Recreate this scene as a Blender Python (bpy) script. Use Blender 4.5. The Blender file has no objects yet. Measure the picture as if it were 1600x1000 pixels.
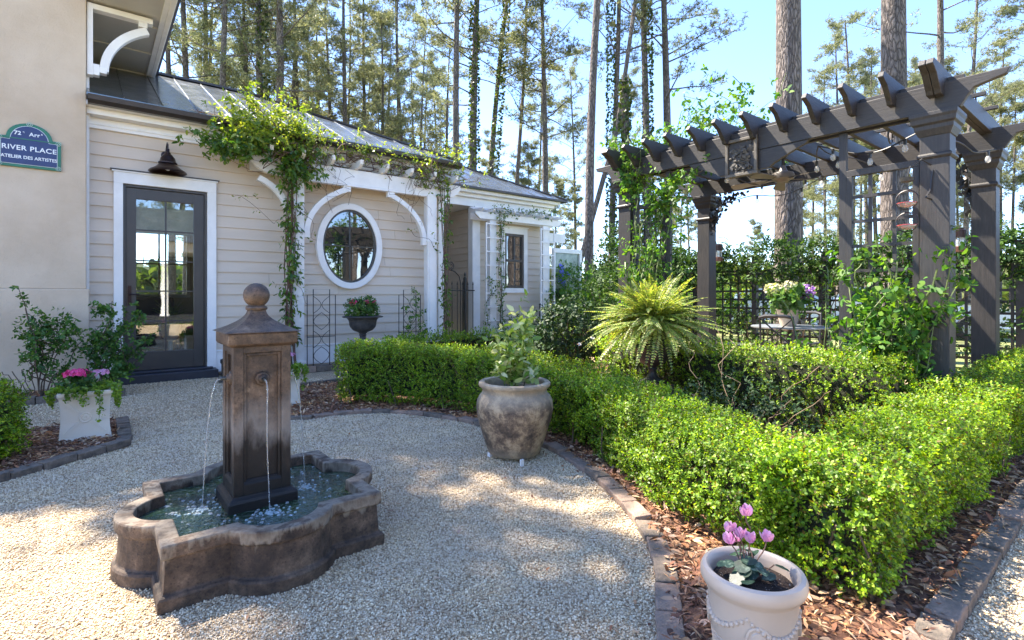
import bpy, math, random
import numpy as np
from mathutils import Vector, Matrix
random.seed(11); rng = np.random.default_rng(11)
S = bpy.context.scene; C = S.collection
PI = math.pi
CAM_H = 1.2; FOC = 819.0
FX, FY = 0.6266, 0.7793          # viewing direction (level); x runs along the house wall, y towards it

# ------------------------------------------------------------------ placing
def tag(o, label=None, cat=None, group=None, kind=None):
    if label: o['label'] = label
    if cat: o['category'] = cat
    if group: o['group'] = group
    if kind: o['kind'] = kind
    return o
OFF = {}
def thing(name, label, cat, loc=(0, 0, 0), group=None):
    o = bpy.data.objects.new(name, None); C.objects.link(o); o.location = loc
    o.empty_display_size = .1; OFF[o.name] = Vector(loc)
    return tag(o, label, cat, group)
def link(me, name, m, parent, loc):
    o = bpy.data.objects.new(name, me); C.objects.link(o)
    if m: me.materials.append(m)
    if parent:
        o.parent = parent; OFF[o.name] = OFF[parent.name]
    else:
        o.location = loc or (0, 0, 0); OFF[o.name] = Vector(loc or (0, 0, 0))
    return o
def offof(parent, loc):
    return OFF[parent.name] if parent else Vector(loc or (0, 0, 0))
def copytree(o, parent=None):
    c = o.copy(); C.objects.link(c)
    if parent: c.parent = parent
    for ch in list(o.children): copytree(ch, c)
    return c

# ------------------------------------------------------------------ meshes
class MB:
    def __init__(s): s.v = []; s.f = []; s.s = []
    def add(s, vs, fs, smooth=False):
        b = len(s.v); s.v += [tuple(v) for v in vs]
        s.f += [tuple(i + b for i in f) for f in fs]; s.s += [smooth] * len(fs); return s
    def box(s, x0, x1, y0, y1, z0, z1, M=None):
        vs = [Vector(p) for p in ((x0,y0,z0),(x1,y0,z0),(x1,y1,z0),(x0,y1,z0),(x0,y0,z1),(x1,y0,z1),(x1,y1,z1),(x0,y1,z1))]
        if M: vs = [M @ v for v in vs]
        return s.add(vs, [(0,3,2,1),(4,5,6,7),(0,1,5,4),(1,2,6,5),(2,3,7,6),(3,0,4,7)])
    def prism(s, poly, ax, a0, a1, M=None):
        def P(p, a):
            v = {'x': Vector((a, p[0], p[1])), 'y': Vector((p[0], a, p[1])), 'z': Vector((p[0], p[1], a))}[ax]
            return M @ v if M else v
        n = len(poly)
        vs = [P(p, a0) for p in poly] + [P(p, a1) for p in poly]
        fs = [(i, (i+1) % n, n+(i+1) % n, n+i) for i in range(n)]
        return s.add(vs, fs + [tuple(range(n))[::-1], tuple(range(n, 2*n))])
    def loft(s, rings, cap0=True, cap1=True, smooth=False):
        n = len(rings[0]); vs = [p for r in rings for p in r]; fs = []
        for k in range(len(rings)-1):
            for i in range(n):
                j = (i+1) % n; fs.append((k*n+i, k*n+j, (k+1)*n+j, (k+1)*n+i))
        s.add(vs, fs, smooth)
        b = len(s.v) - len(vs)
        if cap0: s.f.append(tuple(b+i for i in range(n))[::-1]); s.s.append(False)
        if cap1: s.f.append(tuple(b+(len(rings)-1)*n+i for i in range(n))); s.s.append(False)
        return s
    def lathe(s, prof, c=(0,0,0), n=24, cap0=True, cap1=True, fn=None, M=None, smooth=True):
        rings = []
        for r, z in prof:
            ring = []
            for i in range(n):
                t = 2*PI*i/n; rr = r*(fn(t, z) if fn else 1)
                v = Vector((rr*math.cos(t), rr*math.sin(t), z))
                if M: v = M @ v
                ring.append((v.x+c[0], v.y+c[1], v.z+c[2]))
            rings.append(ring)
        return s.loft(rings, cap0, cap1, smooth)
    def tube(s, pts, r, n=6, smooth=True):
        pts = [Vector(p) for p in pts]; m = len(pts)
        rad = [r]*m if not hasattr(r, '__len__') else r
        t0 = (pts[1]-pts[0]).normalized()
        u = t0.orthogonal().normalized(); rings = []
        for k in range(m):
            t = (pts[min(k+1, m-1)] - pts[max(k-1, 0)])
            t = t.normalized() if t.length > 1e-9 else t0
            u = (u - t*u.dot(t)); u = u.normalized() if u.length > 1e-6 else t.orthogonal().normalized()
            w = t.cross(u)
            rings.append([pts[k] + (u*math.cos(2*PI*i/n) + w*math.sin(2*PI*i/n))*rad[k] for i in range(n)])
        return s.loft(rings, True, True, smooth)
    def ball(s, c, r, n=16, sq=1):
        prof = [(max(r*math.sin(PI*i/(n//2)), .0005), -r*sq*math.cos(PI*i/(n//2))) for i in range(n//2+1)]
        return s.lathe(prof, c, n)
    def bar(s, p, q, w, h, up=(0,0,1)):
        p, q = Vector(p), Vector(q); t = (q-p).normalized(); upv = Vector(up)
        sd = t.cross(upv).normalized(); u2 = sd.cross(t)
        a = [sd*w/2+u2*h/2, -sd*w/2+u2*h/2, -sd*w/2-u2*h/2, sd*w/2-u2*h/2]
        return s.loft([[p+x for x in a], [q+x for x in a]])
    def build(s, name, m, parent=None, loc=None, bev=0, sharp=40):
        me = bpy.data.meshes.new(name); off = offof(parent, loc)
        me.from_pydata([(v[0]-off[0], v[1]-off[1], v[2]-off[2]) for v in s.v], [], s.f)
        me.polygons.foreach_set('use_smooth', s.s)
        if any(s.s): me.set_sharp_from_angle(angle=math.radians(sharp))
        me.update()
        o = link(me, name, m, parent, loc)
        if bev:
            b = o.modifiers.new('bevel', 'BEVEL'); b.width = bev; b.segments = 2; b.limit_method = 'ANGLE'
        return o

# ------------------------------------------------------------------ leaves (numpy)
def nrm(a): return a/np.maximum(np.linalg.norm(a, axis=-1, keepdims=True), 1e-9)
def rnd(n, k=3): return rng.normal(size=(n, k))
def unit(n): return nrm(rnd(n))
SH = {'hex': [(0,0,0),(.3,.5,.06),(.72,.4,.02),(1,0,-.1),(.72,-.4,.02),(.3,-.5,.06)],
      'quad': [(0,0,0),(.45,.5,.03),(1,0,-.08),(.45,-.5,.03)],
      'needle': [(0,.5,0),(0,-.5,0),(1,0,0)],
      'round': [(0,0,0),(.15,.4,.04),(.5,.55,.05),(.85,.38,0),(1,0,-.06),(.85,-.38,0),(.5,-.55,.05),(.15,-.4,.04)]}
class LB:
    def __init__(s): s.g = []
    def add(s, P, D, N, L, W, shape='hex'):
        D = nrm(D); Sd = nrm(np.cross(D, N)); N2 = np.cross(Sd, D); k = np.array(SH[shape])
        n = len(P); L = np.broadcast_to(np.asarray(L, float), (n,)); W = np.broadcast_to(np.asarray(W, float), (n,))
        V = P[:, None] + D[:, None]*(k[None, :, 0]*L[:, None])[..., None] + Sd[:, None]*(k[None, :, 1]*W[:, None])[..., None] + N2[:, None]*(k[None, :, 2]*L[:, None])[..., None]
        s.g.append(V); return s
    def build(s, name, m, parent=None, loc=None):
        off = np.array(offof(parent, loc)); me = bpy.data.meshes.new(name)
        V = np.concatenate([g.reshape(-1, 3) for g in s.g]) - off
        cnt = np.concatenate([np.full(len(g), g.shape[1]) for g in s.g])
        st = np.concatenate([[0], np.cumsum(cnt)[:-1]])
        me.vertices.add(len(V)); me.vertices.foreach_set('co', V.astype(np.float32).ravel())
        me.loops.add(len(V)); me.loops.foreach_set('vertex_index', np.arange(len(V), dtype=np.int32))
        me.polygons.add(len(cnt)); me.polygons.foreach_set('loop_start', st.astype(np.int32))
        me.polygons.foreach_set('loop_total', cnt.astype(np.int32))
        me.update(calc_edges=True)
        return link(me, name, m, parent, loc)
def shoots(P, Dv, ln, k, spread=1.0, jit=.25, droop=0.0):
    n = len(P); Dv = nrm(Dv); ln = np.broadcast_to(np.asarray(ln, float), (n,))
    u = nrm(np.cross(Dv, unit(n))); w = np.cross(Dv, u)
    t = np.linspace(.15, 1, k)[None] + rng.uniform(-.04, .04, (n, k))
    ph = np.arange(k)[None]*2.4 + rng.uniform(0, 6.28, (n, 1))
    Q = P[:, None] + Dv[:, None]*(t*ln[:, None])[..., None]
    D = Dv[:, None]*(.25+.6*t)[..., None] + spread*(np.cos(ph)[..., None]*u[:, None] + np.sin(ph)[..., None]*w[:, None]) + jit*rng.normal(size=(n, k, 3))
    D[..., 2] -= droop
    D = nrm(D); N = Dv[:, None] - D*np.sum(D*Dv[:, None], -1, keepdims=True) + .3*rng.normal(size=(n, k, 3))
    return Q.reshape(-1, 3), D.reshape(-1, 3), nrm(N).reshape(-1, 3)
def lump(P, f=6.0, ph=0.0):
    x, y, z = P[..., 0], P[..., 1], P[..., 2]
    return (np.sin(f*x+ph+1.3*np.sin(.7*f*y))*np.sin(f*.9*y+2*ph)+np.sin(f*1.1*z+1.7*x*f*.5+ph)+.6*np.sin(2.3*f*x+ph)*np.sin(2.1*f*z+1.9*f*y))/2.2

# ------------------------------------------------------------------ materials
def newmat(name):
    m = bpy.data.materials.new(name); m.use_nodes = True; nt = m.node_tree
    return m, nt, nt.nodes['Principled BSDF']
def N_(nt, t, **kw):
    n = nt.nodes.new(t)
    for k, v in kw.items():
        if k in n.inputs: n.inputs[k].default_value = v
        else: setattr(n, k, v)
    return n
def ramp(nt, fac, stops):
    r = nt.nodes.new('ShaderNodeValToRGB'); e = r.color_ramp.elements
    while len(e) < len(stops): e.new(.5)
    for i, (p, c) in enumerate(stops):
        e[i].position = p; e[i].color = (*c, 1) if len(c) == 3 else c
    nt.links.new(fac, r.inputs[0]); return r.outputs[0]
def noise(nt, scale, detail=4, rough=.6, vec=None, dist=0):
    n = N_(nt, 'ShaderNodeTexNoise', Scale=scale, Detail=detail, Roughness=rough, Distortion=dist)
    if vec is None:
        vec = nt.nodes.new('ShaderNodeTexCoord').outputs['Object']
    nt.links.new(vec, n.inputs['Vector']); return n.outputs['Fac']
def coord(nt, scale=(1,1,1)):
    tc = nt.nodes.new('ShaderNodeTexCoord'); mp = nt.nodes.new('ShaderNodeMapping'); mp.inputs['Scale'].default_value = scale
    nt.links.new(tc.outputs['Object'], mp.inputs[0]); return mp.outputs[0]
def mixc(nt, a, b, fac, mode='MIX'):
    m = nt.nodes.new('ShaderNodeMix'); m.data_type = 'RGBA'; m.blend_type = mode
    for sock, v in ((m.inputs[0], fac), (m.inputs[6], a), (m.inputs[7], b)):
        if hasattr(v, 'is_output'): nt.links.new(v, sock)
        else: sock.default_value = v if not isinstance(v, tuple) else (*v, 1)[:4]
    return m.outputs[2]
def bumpn(nt, bs, h, strength, dist):
    b = N_(nt, 'ShaderNodeBump', Strength=strength, Distance=dist); nt.links.new(h, b.inputs['Height'])
    nt.links.new(b.outputs[0], bs.inputs['Normal']); return b
def mat(name, c, c2=None, scale=6, rough=.6, bump=.2, bscale=60, bdist=.003, metal=0, stretch=(1,1,1), spec=.5, lo=.35, hi=.65):
    m, nt, bs = newmat(name); c2 = c2 or tuple(x*.82 for x in c)
    v = coord(nt, stretch)
    nt.links.new(ramp(nt, noise(nt, scale, 6, .65, v), [(lo, c2), (hi, c)]), bs.inputs['Base Color'])
    bs.inputs['Roughness'].default_value = rough; bs.inputs['Metallic'].default_value = metal
    bs.inputs['Specular IOR Level'].default_value = spec
    if bump: bumpn(nt, bs, noise(nt, bscale, 5, .7, v), bump, bdist)
    return m
def leafmat(name, cols, rough=.4, tr=.35, trc=None, spec=.5, var=.3):
    m, nt, bs = newmat(name)
    g = nt.nodes.new('ShaderNodeNewGeometry'); n = len(cols)
    col = ramp(nt, g.outputs['Random Per Island'], [(i/(n-1), c) for i, c in enumerate(cols)])
    if var: col = mixc(nt, col, ramp(nt, noise(nt, 3.2, 4, .6), [(.34,(1-var,1-var,1-var*.6)),(.64,(1+var,1+var*.8,1))]), 1.0, 'MULTIPLY')
    nt.links.new(col, bs.inputs['Base Color']); bs.inputs['Roughness'].default_value = rough
    bs.inputs['Specular IOR Level'].default_value = spec
    t = nt.nodes.new('ShaderNodeBsdfTranslucent')
    nt.links.new(mixc(nt, col, trc or tuple(x*1.6 for x in (.8, 1.0, .3)), 1.0, 'MULTIPLY') if True else col, t.inputs[0])
    mx = nt.nodes.new('ShaderNodeMixShader'); mx.inputs[0].default_value = tr
    nt.links.new(bs.outputs[0], mx.inputs[1]); nt.links.new(t.outputs[0], mx.inputs[2])
    nt.links.new(mx.outputs[0], nt.nodes['Material Output'].inputs[0]); return m

white = mat('white_paint', (.84,.82,.79), (.74,.72,.69), 3, .45, .12, 90, .001)
siding = mat('siding_paint', (.65,.55,.445), (.58,.485,.385), 1.8, .6, .25, 120, .001, stretch=(.3,1,2))
def paint_m(name, st):
    m, nt, bs = newmat(name); v = coord(nt, st)
    g = noise(nt, 9, 6, .7, v); c = ramp(nt, g, [(.3,(.020,.018,.017)),(.5,(.032,.029,.027)),(.72,(.050,.045,.041))])
    c = mixc(nt, c, ramp(nt, noise(nt, 2.5, 5, .6), [(.35,(.78,.80,.84)),(.65,(1.1,1.05,1))]), 1.0, 'MULTIPLY')
    nt.links.new(c, bs.inputs['Base Color']); bs.inputs['Roughness'].default_value = .55; bumpn(nt, bs, g, .45, .004); return m
grayp = paint_m('pergola_paint', (9,9,.8)); grayb = paint_m('pergola_beam_paint', (9,.8,9)); grayr = paint_m('pergola_rafter_paint', (.8,9,9))
darkp = mat('door_paint', (.065,.057,.05), (.05,.045,.042), 4, .35, .05)
stepm = mat('step_paint', (.035,.037,.05), (.025,.026,.034), 5, .4, .1)
iron = mat('black_iron', (.02,.02,.02), (.035,.032,.03), 20, .45, .2)
bronze = mat('bronze', (.045,.028,.025), (.03,.018,.018), 8, .32, .05, metal=.6)
copper = mat('gutter_brown', (.06,.048,.042), (.045,.036,.032), 5, .35, .05, metal=.3)
soilm = mat('potting_soil', (.05,.03,.022), (.015,.01,.008), 60, .95, 1, 110, .01)
woodm = mat('stem_bark', (.13,.09,.06), (.07,.05,.035), 30, .85, .6, 80)
greenstem = mat('green_stem', (.12,.16,.04), (.07,.1,.03), 20, .6, .1)
redstem = mat('vine_bark', (.16,.085,.06), (.09,.055,.04), 30, .8, .5, 80)
def stucco_m():
    m, nt, bs = newmat('stucco')
    nt.links.new(ramp(nt, noise(nt, 1.6, 7, .6), [(.28, (.52,.40,.28)), (.5,(.60,.475,.345)), (.72, (.67,.545,.41))]), bs.inputs['Base Color'])
    bs.inputs['Roughness'].default_value = .9
    bumpn(nt, bs, noise(nt, 19, 10, .8, None, 1.2), .9, .010); return m
stucco = stucco_m()
def gravel_m(name='gravel', tint=(1,1,1)):
    m, nt, bs = newmat(name); v = coord(nt)
    vo = N_(nt, 'ShaderNodeTexVoronoi', Scale=110.0, Randomness=1.0); nt.links.new(v, vo.inputs['Vector'])
    sep = nt.nodes.new('ShaderNodeSeparateColor'); nt.links.new(vo.outputs['Color'], sep.inputs[0])
    base = ramp(nt, sep.outputs[0], [(0, (.25,.165,.09)), (.25, (.52,.40,.25)), (.6, (.70,.56,.375)), (1, (.84,.73,.54))])
    edge = ramp(nt, vo.outputs['Distance'], [(.25, (1,1,1)), (.75, (.42,.38,.33))])
    c = mixc(nt, base, edge, .85, 'MULTIPLY')
    big = ramp(nt, noise(nt, 1.1, 5, .6), [(.35, (.86,.83,.78)), (.65, (1,1,1))])
    c = mixc(nt, c, big, 1.0, 'MULTIPLY')
    nt.links.new(c, bs.inputs['Base Color']); bs.inputs['Roughness'].default_value = .85
    inv = nt.nodes.new('ShaderNodeMath'); inv.operation = 'SUBTRACT'; inv.inputs[0].default_value = 1; nt.links.new(vo.outputs['Distance'], inv.inputs[1])
    bumpn(nt, bs, inv.outputs[0], .9, .008); return m
gravel = gravel_m()
pebm = leafmat('pebble', [(.27,.17,.09),(.55,.42,.26),(.68,.54,.36),(.73,.60,.42),(.85,.75,.56),(.58,.48,.35)], .8, 0.0, var=.08)
def mulch_m():
    m, nt, bs = newmat('mulch'); v = coord(nt, (1,1,1))
    vo = N_(nt, 'ShaderNodeTexVoronoi', Scale=38.0, Randomness=1.0); nt.links.new(v, vo.inputs['Vector'])
    sep = nt.nodes.new('ShaderNodeSeparateColor'); nt.links.new(vo.outputs['Color'], sep.inputs[0])
    nt.links.new(ramp(nt, sep.outputs[0], [(0,(.06,.027,.017)),(.5,(.19,.085,.05)),(1,(.36,.19,.11))]), bs.inputs['Base Color'])
    bs.inputs['Roughness'].default_value = .9; bumpn(nt, bs, noise(nt, 60, 6, .8), 1, .02); return m
mulchm = mulch_m()
chipm = leafmat('mulch_chips', [(.10,.045,.028),(.22,.09,.05),(.38,.17,.08),(.48,.28,.16),(.58,.42,.29),(.18,.08,.045)], .75, .08)
def bark_m():
    m, nt, bs = newmat('pine_bark'); v = coord(nt, (1,1,.28))
    vo = N_(nt, 'ShaderNodeTexVoronoi', Scale=16.0, Randomness=1.0); vo.feature = 'DISTANCE_TO_EDGE'
    nz = N_(nt, 'ShaderNodeTexNoise', Scale=5.0, Detail=5.0); nt.links.new(v, nz.inputs['Vector'])
    mv = nt.nodes.new('ShaderNodeVectorMath'); mv.operation = 'MULTIPLY_ADD'; mv.inputs[1].default_value = (.25,.25,.25)
    nt.links.new(nz.outputs['Color'], mv.inputs[0]); nt.links.new(v, mv.inputs[2]); nt.links.new(mv.outputs[0], vo.inputs['Vector'])
    c = ramp(nt, vo.outputs['Distance'], [(0,(.045,.036,.032)),(.12,(.14,.12,.108)),(.4,(.25,.22,.205))])
    c = mixc(nt, c, ramp(nt, noise(nt, 3, 4, .6, v), [(.35,(.7,.68,.66)),(.7,(1.1,1.02,.96))]), 1.0, 'MULTIPLY')
    nt.links.new(c, bs.inputs['Base Color']); bs.inputs['Roughness'].default_value = .9
    bumpn(nt, bs, vo.outputs['Distance'], 1, .05); return m
bark = bark_m()
box_leaf = leafmat('boxwood_leaf', [(.16,.11,.03),(.06,.13,.012),(.09,.20,.014),(.14,.29,.018),(.20,.37,.024),(.29,.45,.033),(.37,.52,.055)], .48, .48, (1.5,1.35,.35))
vine_leaf = leafmat('vine_leaf', [(.03,.09,.015),(.06,.15,.02),(.10,.20,.03),(.17,.26,.04)], .4, .4, (1.7,1.5,.4))
vine_top = leafmat('vine_sunlit_leaf', [(.07,.15,.02),(.15,.24,.03),(.22,.31,.05),(.28,.34,.06)], .45, .5, (1.5,1.35,.5))  # yellower than vine_leaf: sun on the vine top is put into the colour
rose_leaf = leafmat('rose_leaf', [(.03,.095,.022),(.05,.135,.027),(.075,.17,.03),(.12,.22,.035)], .5, .3, (1.5,1.5,.4))
climb_leaf = leafmat('climber_leaf', [(.03,.10,.02),(.055,.155,.025),(.095,.21,.03),(.16,.27,.04)], .55, .38, (1.5,1.5,.4), spec=.3)
dark_leaf = leafmat('camellia_leaf', [(.007,.022,.009),(.013,.036,.012),(.022,.055,.016),(.04,.08,.025)], .6, .15, (1.5,1.5,.4), spec=.25)
jas_leaf = leafmat('jasmine_leaf', [(.010,.036,.010),(.02,.057,.013),(.04,.095,.018),(.08,.15,.028)], .6, .25, (1.5,1.5,.4), spec=.25)
fern_leaf = leafmat('fern_leaf', [(.13,.22,.035),(.20,.31,.06),(.29,.39,.09),(.40,.47,.15),(.28,.24,.10)], .45, .42, (1.5,1.4,.5))
pine_leaf = leafmat('pine_needles', [(.10,.125,.07),(.16,.18,.10),(.25,.26,.15),(.36,.36,.23)], .5, .45, (1.15,1.2,.9))
ivy_leaf = leafmat('ivy_leaf', [(.02,.045,.012),(.05,.09,.018),(.10,.13,.025)], .45, .3, (1.5,1.4,.5))
lime_leaf = leafmat('lime_trailing_leaf', [(.10,.22,.02),(.18,.32,.03),(.28,.42,.05)], .45, .4, (1.4,1.3,.5))
sunlit_leaf = leafmat('sunlit_shrub_leaf', [(.10,.20,.03),(.20,.32,.06),(.35,.44,.16),(.6,.62,.45)], .35, .35, (1.3,1.3,.6))  # near-white stops put strong sunlight on the leaves into their colour
pinkm = leafmat('pink_petal', [(.55,.02,.16),(.75,.04,.25),(.85,.10,.35)], .5, .25, (1.2,1.2,1.2))
palepink = leafmat('pale_pink_petal', [(.62,.25,.48),(.75,.38,.60),(.82,.52,.70)], .5, .35, (1.2,1.2,1.2))
def G(u, v, z=0.0):              # a point of the photograph taken to its place on the level plane z
    D = (CAM_H-z)*FOC/(v-460); a = (u-800)/FOC
    return (D*(FX+FY*a), D*(FY-FX*a), z)
def inpoly(P, poly):
    x, y = P[:, 0], P[:, 1]; r = np.zeros(len(P), bool); n = len(poly)
    for i in range(n):
        x0, y0 = poly[i][:2]; x1, y1 = poly[(i+1) % n][:2]
        if y0 == y1: continue
        r ^= ((y0 > y) != (y1 > y)) & (x < (x1-x0)*(y-y0)/(y1-y0)+x0)
    return r
def smooth_path(pts, step=.05):
    P = [Vector(p) for p in pts]; out = []
    for i in range(len(P)-1):
        a, b = P[max(i-1, 0)], P[i]; c, d = P[i+1], P[min(i+2, len(P)-1)]
        n = max(2, int((c-b).length/step))
        for k in range(n):
            t = k/n
            out.append(.5*((2*b)+(c-a)*t+(2*a-5*b+4*c-d)*t*t+(3*b-a-3*c+d)*t**3))
    out.append(P[-1]); return out

# ------------------------------------------------------------------ ground
o = MB().add([(-500,-500,-.03),(500,-500,-.03),(500,500,-.03),(-500,500,-.03)], [(0,1,2,3)]).build('lawn',
    mat('lawn_grass', (.13,.17,.045), (.23,.22,.08), .35, .9, .8, 30, .03)); tag(o, kind='structure')
o = MB().add([(-9,-7,0),(9.7,-7,0),(9.7,8.9,0),(-9,8.9,0)], [(0,1,2,3)]).build('gravel_court', gravel); tag(o, kind='structure')
o = MB().add([(5.3,8.9,.004),(9.6,8.9,.004),(9.6,10.4,.004),(7.1,10.4,.004),(7.1,12.6,.004),(5.3,12.6,.004)], [(0,1,2,3,4,5)]).build('path', gravel); tag(o, kind='structure')

edge_pts = [(1.12,.62,0),(1.33,.86,0), G(1048,1000), G(1036,880), G(1000,815), G(930,745), G(850,697), G(740,662), G(660,649), G(600,645), G(530,648), G(475,655), (1.40,5.35,0)]
edge = smooth_path(edge_pts, .04)
bed1 = [(p.x, p.y) for p in edge] + [(1.45,6.0),(2.0,6.95),(4.6,6.9),(6.9,6.6),(6.4,.50),(5.1,.50),(1.15,.50)]
lb_edge = smooth_path([(-1.7,3.75,0),(-1.1,4.1,0), G(0,752), G(70,733), G(140,713), G(188,700)], .04)
bed2 = [(p.x, p.y) for p in lb_edge] + [(.26,6.2),(-3,6.3),(-3,3.6)]
bed3 = [(-3.5,7.7),(.2,7.7),(.2,8.62),(-3.5,8.62)]
bed4 = [(1.5,8.25),(5.25,8.25),(5.25,8.83),(1.5,8.83)]
bed5 = [(6.0,7.6),(9.6,7.6),(9.6,10.2),(7.4,10.2),(6.6,9.0)]
for nm, b in (('mulch_bed', bed1), ('mulch_bed', bed2), ('mulch_bed', bed3), ('mulch_bed', bed4), ('mulch_bed', bed5)):
    o = MB().add([(x, y, .022) for x, y in b], [tuple(range(len(b)))]).build(nm, mulchm); tag(o, kind='structure')

# loose stones over the gravel near the viewer
def scatter_rect(n, x0, x1, y0, y1): return np.stack([rng.uniform(x0, x1, n), rng.uniform(y0, y1, n), np.zeros(n)], 1)
OCT = np.array([(1,0,0),(-1,0,0),(0,1,0),(0,-1,0),(0,0,1),(0,0,-1)], float)
OF = np.array([(0,2,4),(2,1,4),(1,3,4),(3,0,4),(2,0,5),(1,2,5),(3,1,5),(0,3,5)])
def pebbles(P, r):
    n = len(P); V = OCT[None]*rng.uniform(.6, 1.25, (n, 6, 1))*np.array([1,1,.7]); q = rng.uniform(0, 6.28, (n, 2))
    c, s = np.cos(q[:, 0]), np.sin(q[:, 0]); x = V[..., 0]*c[:, None]-V[..., 1]*s[:, None]; y = V[..., 0]*s[:, None]+V[..., 1]*c[:, None]
    c2, s2 = np.cos(q[:, 1]), np.sin(q[:, 1]); z = V[..., 2]; x2 = x*c2[:, None]-z*s2[:, None]; z2 = x*s2[:, None]+z*c2[:, None]
    return np.stack([x2, y, z2], -1)*r[:, None, None] + P[:, None]
def seen(P, lim):      # inside the wedge that can be seen from about here, a little wider than the picture
    D = P[:, 0]*FX+P[:, 1]*FY; A = (P[:, 0]*FY-P[:, 1]*FX)/np.maximum(D, .1)
    return (D > 1.2) & (D < lim) & (np.abs(A) < 1.1)
P = np.concatenate([scatter_rect(360000, -1.2, 3.2, .8, 5.8), scatter_rect(70000, 1.0, 5.5, -.6, .50), scatter_rect(60000, -1.2, 2.6, 5.6, 8.6)])
D_ = P[:, 0]*FX+P[:, 1]*FY
keep = seen(P, 7.5) & (rng.uniform(0, 1, len(P)) < np.clip(3.4/np.maximum(D_, .5), .18, 1)) & ~inpoly(P, bed1) & ~inpoly(P, bed2) & ~inpoly(P, bed3)
keep &= ~((np.abs(P[:, 0]-.647) < .42) & (np.abs(P[:, 1]-2.8) < .42))
P = P[keep]; D_ = D_[keep]; r = (.0025+.0046*rng.random(len(P))**1.6)*np.clip(.7+.12*D_, 1, 1.5); P[:, 2] = r*.45
V = pebbles(P, r); n = len(V)
tri = V[:, OF].reshape(-1, 3)
me = bpy.data.meshes.new('loose_gravel')
me.vertices.add(n*6); me.vertices.foreach_set('co', V.reshape(-1).astype(np.float32))
idx = (OF[None]+np.arange(n)[:, None, None]*6).reshape(-1).astype(np.int32)
me.loops.add(len(idx)); me.loops.foreach_set('vertex_index', idx)
me.polygons.add(n*8); me.polygons.foreach_set('loop_start', np.arange(n*8, dtype=np.int32)*3); me.polygons.foreach_set('loop_total', np.full(n*8, 3, np.int32))
me.update(calc_edges=True); o = link(me, 'loose_gravel', pebm, None, None); tag(o, 'loose pale crushed stones lying over the gravel court', 'gravel', kind='stuff')
print('pebbles', n)

# mulch chips and dry leaves
P = np.concatenate([scatter_rect(70000, 1.1, 5.2, .5, 6.9), scatter_rect(12000, -1.5, .3, 3.9, 6.3), scatter_rect(5000, -1.8, .2, 7.7, 8.6)])
P = P[(inpoly(P, bed1) | inpoly(P, bed2) | inpoly(P, bed3)) & seen(P, 9)]; P[:, 2] = rng.uniform(.024, .05, len(P))
Dv = unit(len(P)); Dv[:, 2] *= .25; Nn = rnd(len(P))*.45; Nn[:, 2] += 1
lb = LB(); q = rng.uniform(0, 1, len(P)) < .7
lb.add(P[q], Dv[q], Nn[q], rng.uniform(.02, .055, q.sum()), rng.uniform(.004, .010, q.sum()), 'quad')
lb.add(P[~q], Dv[~q], Nn[~q], rng.uniform(.03, .06, (~q).sum()), rng.uniform(.012, .022, (~q).sum()), 'hex')
o = lb.build('bark_mulch', chipm); tag(o, 'red-brown bark chips and dry leaves covering the planting beds', 'mulch', kind='stuff')
P = scatter_rect(900, -1.1, 3.0, .9, 7.5); P = P[seen(P, 8) & ~inpoly(P, bed1) & ~inpoly(P, bed2) & ~((np.abs(P[:,0]-.647) < .6) & (np.abs(P[:,1]-2.8) < .6))]; P[:, 2] = .012; Dv = unit(len(P)); Dv[:, 2] *= .08
o = LB().add(P, Dv, rnd(len(P))*.2+np.array([0,0,1.]), rng.uniform(.05,.13,len(P)), .0028, 'quad').build('pine_needle_litter', chipm); tag(o, 'thin brown pine needles fallen on the gravel', 'pine needles', kind='stuff')
# stray dry leaves on the gravel
P = scatter_rect(420, -1, 2.9, 1, 6.5); P = P[seen(P, 7) & ~inpoly(P, bed1) & ~inpoly(P, bed2)]
e2 = np.array([(p.x, p.y, 0) for p in edge]); ee = e2[rng.integers(0, len(e2), 160)] + rnd(160)*np.array([.07,.07,0]) - np.array([.1,.05,0]); P = np.concatenate([P, ee])
P = P[~((np.abs(P[:, 0]-.647) < .6) & (np.abs(P[:, 1]-2.8) < .6))]; P[:, 2] = .012
Dv = unit(len(P)); Dv[:, 2] *= .2; Nn = rnd(len(P))*.4; Nn[:, 2] += 1
o = LB().add(P, Dv, Nn, rng.uniform(.015, .04, len(P)), rng.uniform(.006, .014, len(P)), 'hex').build('fallen_leaves', chipm)
tag(o, 'scattered small orange-brown dead leaves on the gravel', 'fallen leaves', kind='stuff')

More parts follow.
